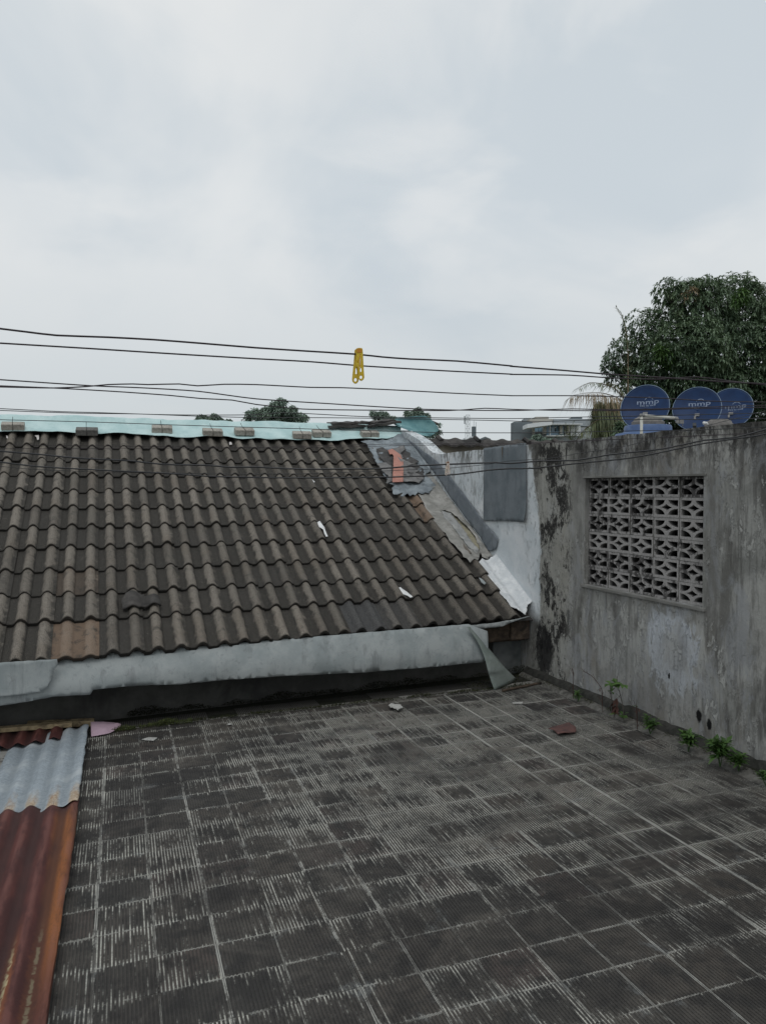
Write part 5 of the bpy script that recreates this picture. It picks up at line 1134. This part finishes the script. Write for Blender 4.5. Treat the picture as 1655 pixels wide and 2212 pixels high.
# ------------------------------------------------------------------ weeds
def weeds():
    c5 = lambda x, y: (1101.7+.3342*x, 1327.5+.3342*y)
    G = 'weeds growing along the foot of the wall'
    def bush(x, y, h, lab, n=22, spread=.80, top=True, dens=2.8):
        h *= 1.12
        b = terr(*c5(x, y), .012); hh = h*.3342/F_*(b-CAM).dot(fwd); root = thing('weed', b, lab, 'weed', G); lb = LB(); m = MB()
        for st in range(3):
            tip = b+Vector((random.uniform(-.02,.02), random.uniform(-.04,.04), hh*random.uniform(.55,.95))); m.tube([b, b.lerp(tip, .5)+Vector((random.uniform(-.01,.01),0,0)), tip], [.003,.002,.0012], 5)
            for k in range(int(n*dens/2)):
                t = random.uniform(.35, 1); p = b.lerp(tip, t); a = random.uniform(0, 6.28); L = hh*spread*random.uniform(.45,.85); lb.leaf(p, Vector((math.cos(a), math.sin(a), random.uniform(.2,1.2))), L, L*.26, random.uniform(.15,.55))
        lb.build('leaf', 'weed_leaf', root); m.build('stem', 'weed_leaf', root)
    bush(440, 562, 60, 'small weed tuft at the far end of the wall foot', 16)
    bush(905, 772, 105, 'bushy green weed right of the tall stalks by the wall')
    bush(1150, 886, 120, 'leafy weed at the wall foot below the two black holes', 26)
    bush(1355, 985, 158, 'tallest bushy weed by the wall, left of the pair', 34)
    bush(1475, 1012, 112, 'broad low weed right beside the tallest bushy one', 30, .75)
    bush(1655, 1110, 95, 'weed cut by the right edge of the picture at the wall foot', 24, .7)
    def stalk(x, y, pts, leaves, lab, dry=0):
        b = terr(*c5(x, y), .012); n = Vector((1,0,0)); P = [b]+[hit(*c5(*q), n, b.x) for q in pts]; root = thing('tall_weed', b, lab, 'weed', 'tall thin weeds against the wall'); m = MB().tube(cr(P, .02), .0022, 5)
        lb = LB(); ld = LB()
        for (lx, ly, L, k) in leaves:
            p = hit(*c5(lx, ly), n, b.x); q = lb if k else ld; a = min(P, key=lambda t: (t-p).length); m.tube([a, p], .0012, 4)
            for t in range(5 if k else 3): an = random.uniform(0, 6.28); q.leaf(p, Vector((-.3+.4*math.cos(an), math.sin(an), .15 if k else -.8)), L, L*(.42 if k else .35), .25)
        for t in range(6*(1+dry)):
            i = random.randrange(1, len(P)); p = P[i-1].lerp(P[i], random.random()); e = p+Vector((-.01, random.uniform(-.05,.05), random.uniform(.01,.05))); m.tube([p, e], .0009, 4)
        m.build('stem', 'weed_dry' if dry else 'bark', root)
        if lb.v: lb.build('leaf', 'weed_leaf', root)
        if ld.v: ld.build('dry_leaf', 'weed_dry', root)
    stalk(408, 545, [(405,480),(410,410),(402,350)], [], 'leafless thin stalk, leftmost along the wall', 1)
    stalk(598, 632, [(595,560),(590,480),(530,400),(470,365)], [(575,480,.02,0)], 'thin dry stalk bending left against the wall', 1)
    stalk(675, 665, [(665,600),(650,520),(645,460)], [(655,500,.05,1), (690,585,.06,0), (680,600,.05,0)], 'stalk with hanging dark dead leaves', 0)
    stalk(735, 690, [(728,600),(712,520),(690,450),(690,400)], [(690,448,.09,1), (650,450,.085,1), (730,452,.085,1), (700,645,.07,1), (725,650,.06,1), (688,560,.07,0), (690,540,.06,0)], 'tall weed with broad green leaves at its top and dead ones below')
    stalk(822, 742, [(820,660),(815,590)], [(812,590,.02,1), (830,610,.02,0), (815,620,.02,0)], 'short reddish dry weed between the tall weed and the bushy one', 1)
    # moss cushions along the drain line (uncountable)
    lb = LB()
    def moss(x0, x1, dy, n, hmax, wd=.02):
        for i in range(n):
            x = random.uniform(x0, x1); far = 5.44-.036*(x+.35); k = max(0, nz(x, 0, 4, 6)+.35); 
            if random.random() > k+.25: continue
            p = T(x, far+dy+random.gauss(0, wd), random.uniform(0, hmax*k)); lb.leaf(p, Vector((random.uniform(-1,1), random.uniform(-1,1), random.uniform(.2,1.2))), random.uniform(.008,.022), .006, .2)
    moss(-.10, .05, -.02, 900, .05, .022); moss(.07, .42, .0, 1900, .035, .020)
    o = lb.build('moss', 'moss_leaf'); tag(o, kind='stuff')
    lb = LB(); moss(.42, 3.0, .012, 5200, .016, .014)
    for i in range(9000):
        x = random.uniform(0.0, 3.2); k = max(0, nz(x, 0, 11, 4)+.45)
        if random.random() > k: continue
        p = T(x, 5.73-abs(random.gauss(0, .025)), random.uniform(0, .075*k)); lb.leaf(p, Vector((random.uniform(-1,1), random.uniform(-1,1), .4)), random.uniform(.008,.022), .007, .2, r=random.random()*.3)
    for i in range(900):
        x = random.uniform(2.5, 3.25); p = T(x, random.uniform(5.38, 5.62), random.uniform(0, .02)); lb.leaf(p, Vector((random.uniform(-1,1), random.uniform(-1,1), .5)), random.uniform(.008,.02), .006, .2)
    for i in range(2600):
        y = random.uniform(1.8, 5.3); p = Vector((3.235+random.gauss(0, .014), y, T(3.2, y).z+random.uniform(.0,.022)))
        if nz(y, 0, 3, 5) > -.15: lb.leaf(p, Vector((random.uniform(-1,1), random.uniform(-1,1), .6)), random.uniform(.006,.018), .005, .2)
    mdm = NB('dark_moss', .95, .1); mdm.color(mdm.mix(mdm.attr('v'), (.012,.014,.008), (.045,.05,.022))); MAT['dark_moss'] = mdm.m
    o = lb.build('dark_moss', 'dark_moss'); tag(o, kind='stuff')
weeds()

# ------------------------------------------------------------------ ground, sky, light, camera
me = [(-600,-600,-3.6),(600,-600,-3.6),(600,600,-3.6),(-600,600,-3.6)]
tag(mk('ground', me, [[0,1,2,3]], 'earth', origin=(0,0,-3.6)), kind='structure')
w = bpy.data.worlds.new('World'); S.world = w; w.use_nodes = True; nt = w.node_tree; nt.nodes.clear()
out = nt.nodes.new('ShaderNodeOutputWorld'); bg1 = nt.nodes.new('ShaderNodeBackground'); bg2 = nt.nodes.new('ShaderNodeBackground'); mx = nt.nodes.new('ShaderNodeMixShader')
sk = nt.nodes.new('ShaderNodeTexSky'); sk.sky_type = 'NISHITA'; sk.sun_disc = False; SE, SA = R(58), R(200); sk.sun_elevation = SE; sk.sun_rotation = SA
nt.links.new(sk.outputs[0], bg1.inputs[0]); bg1.inputs[1].default_value = .08
tc = nt.nodes.new('ShaderNodeTexCoord')
def wn(t, **k):
    n = nt.nodes.new(t)
    for a, v in k.items(): setattr(n, a, v)
    return n
sp = wn('ShaderNodeSeparateXYZ'); nt.links.new(tc.outputs['Generated'], sp.inputs[0])
# project direction onto a cloud layer so clouds flatten toward the horizon
zz = wn('ShaderNodeMath', operation='ADD'); nt.links.new(sp.outputs[2], zz.inputs[0]); zz.inputs[1].default_value = .42
dv = wn('ShaderNodeVectorMath', operation='SCALE'); inv = wn('ShaderNodeMath', operation='DIVIDE'); inv.inputs[0].default_value = 1.0; nt.links.new(zz.outputs[0], inv.inputs[1]); nt.links.new(tc.outputs['Generated'], dv.inputs[0]); nt.links.new(inv.outputs[0], dv.inputs['Scale'])
def wnoise(scale, detail, dist, off):
    m = wn('ShaderNodeMapping'); m.inputs['Location'].default_value = off; nt.links.new(dv.outputs[0], m.inputs[0]); n = wn('ShaderNodeTexNoise'); nt.links.new(m.outputs[0], n.inputs[0]); n.inputs['Scale'].default_value = scale; n.inputs['Detail'].default_value = detail; n.inputs['Roughness'].default_value = .5; n.inputs['Distortion'].default_value = dist; return n.outputs[0]
def wst(x, a, b, lo=0, hi=1):
    n = wn('ShaderNodeMapRange', interpolation_type='SMOOTHSTEP'); nt.links.new(x, n.inputs[0]); n.inputs[1].default_value = a; n.inputs[2].default_value = b; n.inputs[3].default_value = lo; n.inputs[4].default_value = hi; return n.outputs[0]
def wmix(f, a, b):
    n = wn('ShaderNodeMix', data_type='RGBA')
    for i, v in ((0, f), (6, a), (7, b)):
        if isinstance(v, bpy.types.NodeSocket): nt.links.new(v, n.inputs[i])
        else: n.inputs[i].default_value = v if not hasattr(v, '__len__') else (*v, 1)
    return n.outputs[2]
n1 = wnoise(1.5, 5, .5, (1.3, .4, 0)); n2 = wnoise(3.6, 6, .4, (5, 2, 1))
n3 = wnoise(.75, 3, .3, (2.2, 7.1, 3)); c = wmix(wst(n1, .34, .60), (.640,.700,.742), (.815,.838,.842)); c = wmix(wst(n3, .42, .60, 0, .55), c, (.885,.898,.895))
c = wmix(wst(n2, .44, .64, 0, .5), c, (.87,.878,.87))
c = wmix(wst(sp.outputs[2], .50, .06, 0, 1), c, (.530,.580,.605)) if False else c
hz = wn('ShaderNodeMapRange', interpolation_type='SMOOTHSTEP'); nt.links.new(sp.outputs[2], hz.inputs[0])
for i, v in enumerate((.04, .36, .80, 0.0)): hz.inputs[i+1].default_value = v
c = wmix(hz.outputs[0], c, (.575,.622,.648))
nt.links.new(c, bg2.inputs[0]); bg2.inputs[1].default_value = 1.0
mx.inputs[0].default_value = .9; nt.links.new(bg1.outputs[0], mx.inputs[1]); nt.links.new(bg2.outputs[0], mx.inputs[2]); nt.links.new(mx.outputs[0], out.inputs[0])
sun = bpy.data.lights.new('sun', 'SUN'); sun.energy = .7; sun.angle = R(25); sun.color = (1, .97, .93); so = bpy.data.objects.new('sun', sun); COL.objects.link(so)
# sun direction: same azimuth and elevation as the sky's sun
sd = Vector((math.sin(SA)*math.cos(SE), math.cos(SA)*math.cos(SE), math.sin(SE))); so.rotation_euler = sd.to_track_quat('Z', 'Y').to_euler(); so.location = (0, 0, 20)
cam = bpy.data.cameras.new('camera'); co = bpy.data.objects.new('camera', cam); COL.objects.link(co); co.location = CAM
cam.sensor_fit = 'VERTICAL'; cam.sensor_height = 24; cam.lens = 24*F_/2212; cam.clip_start = .05; cam.clip_end = 3000
co.rotation_euler = (math.pi/2+PITCH, 0, -YAW); S.camera = co
S.view_settings.view_transform = 'Standard'; S.view_settings.look = 'None'; S.view_settings.exposure = 0
S.cycles.use_denoising = True
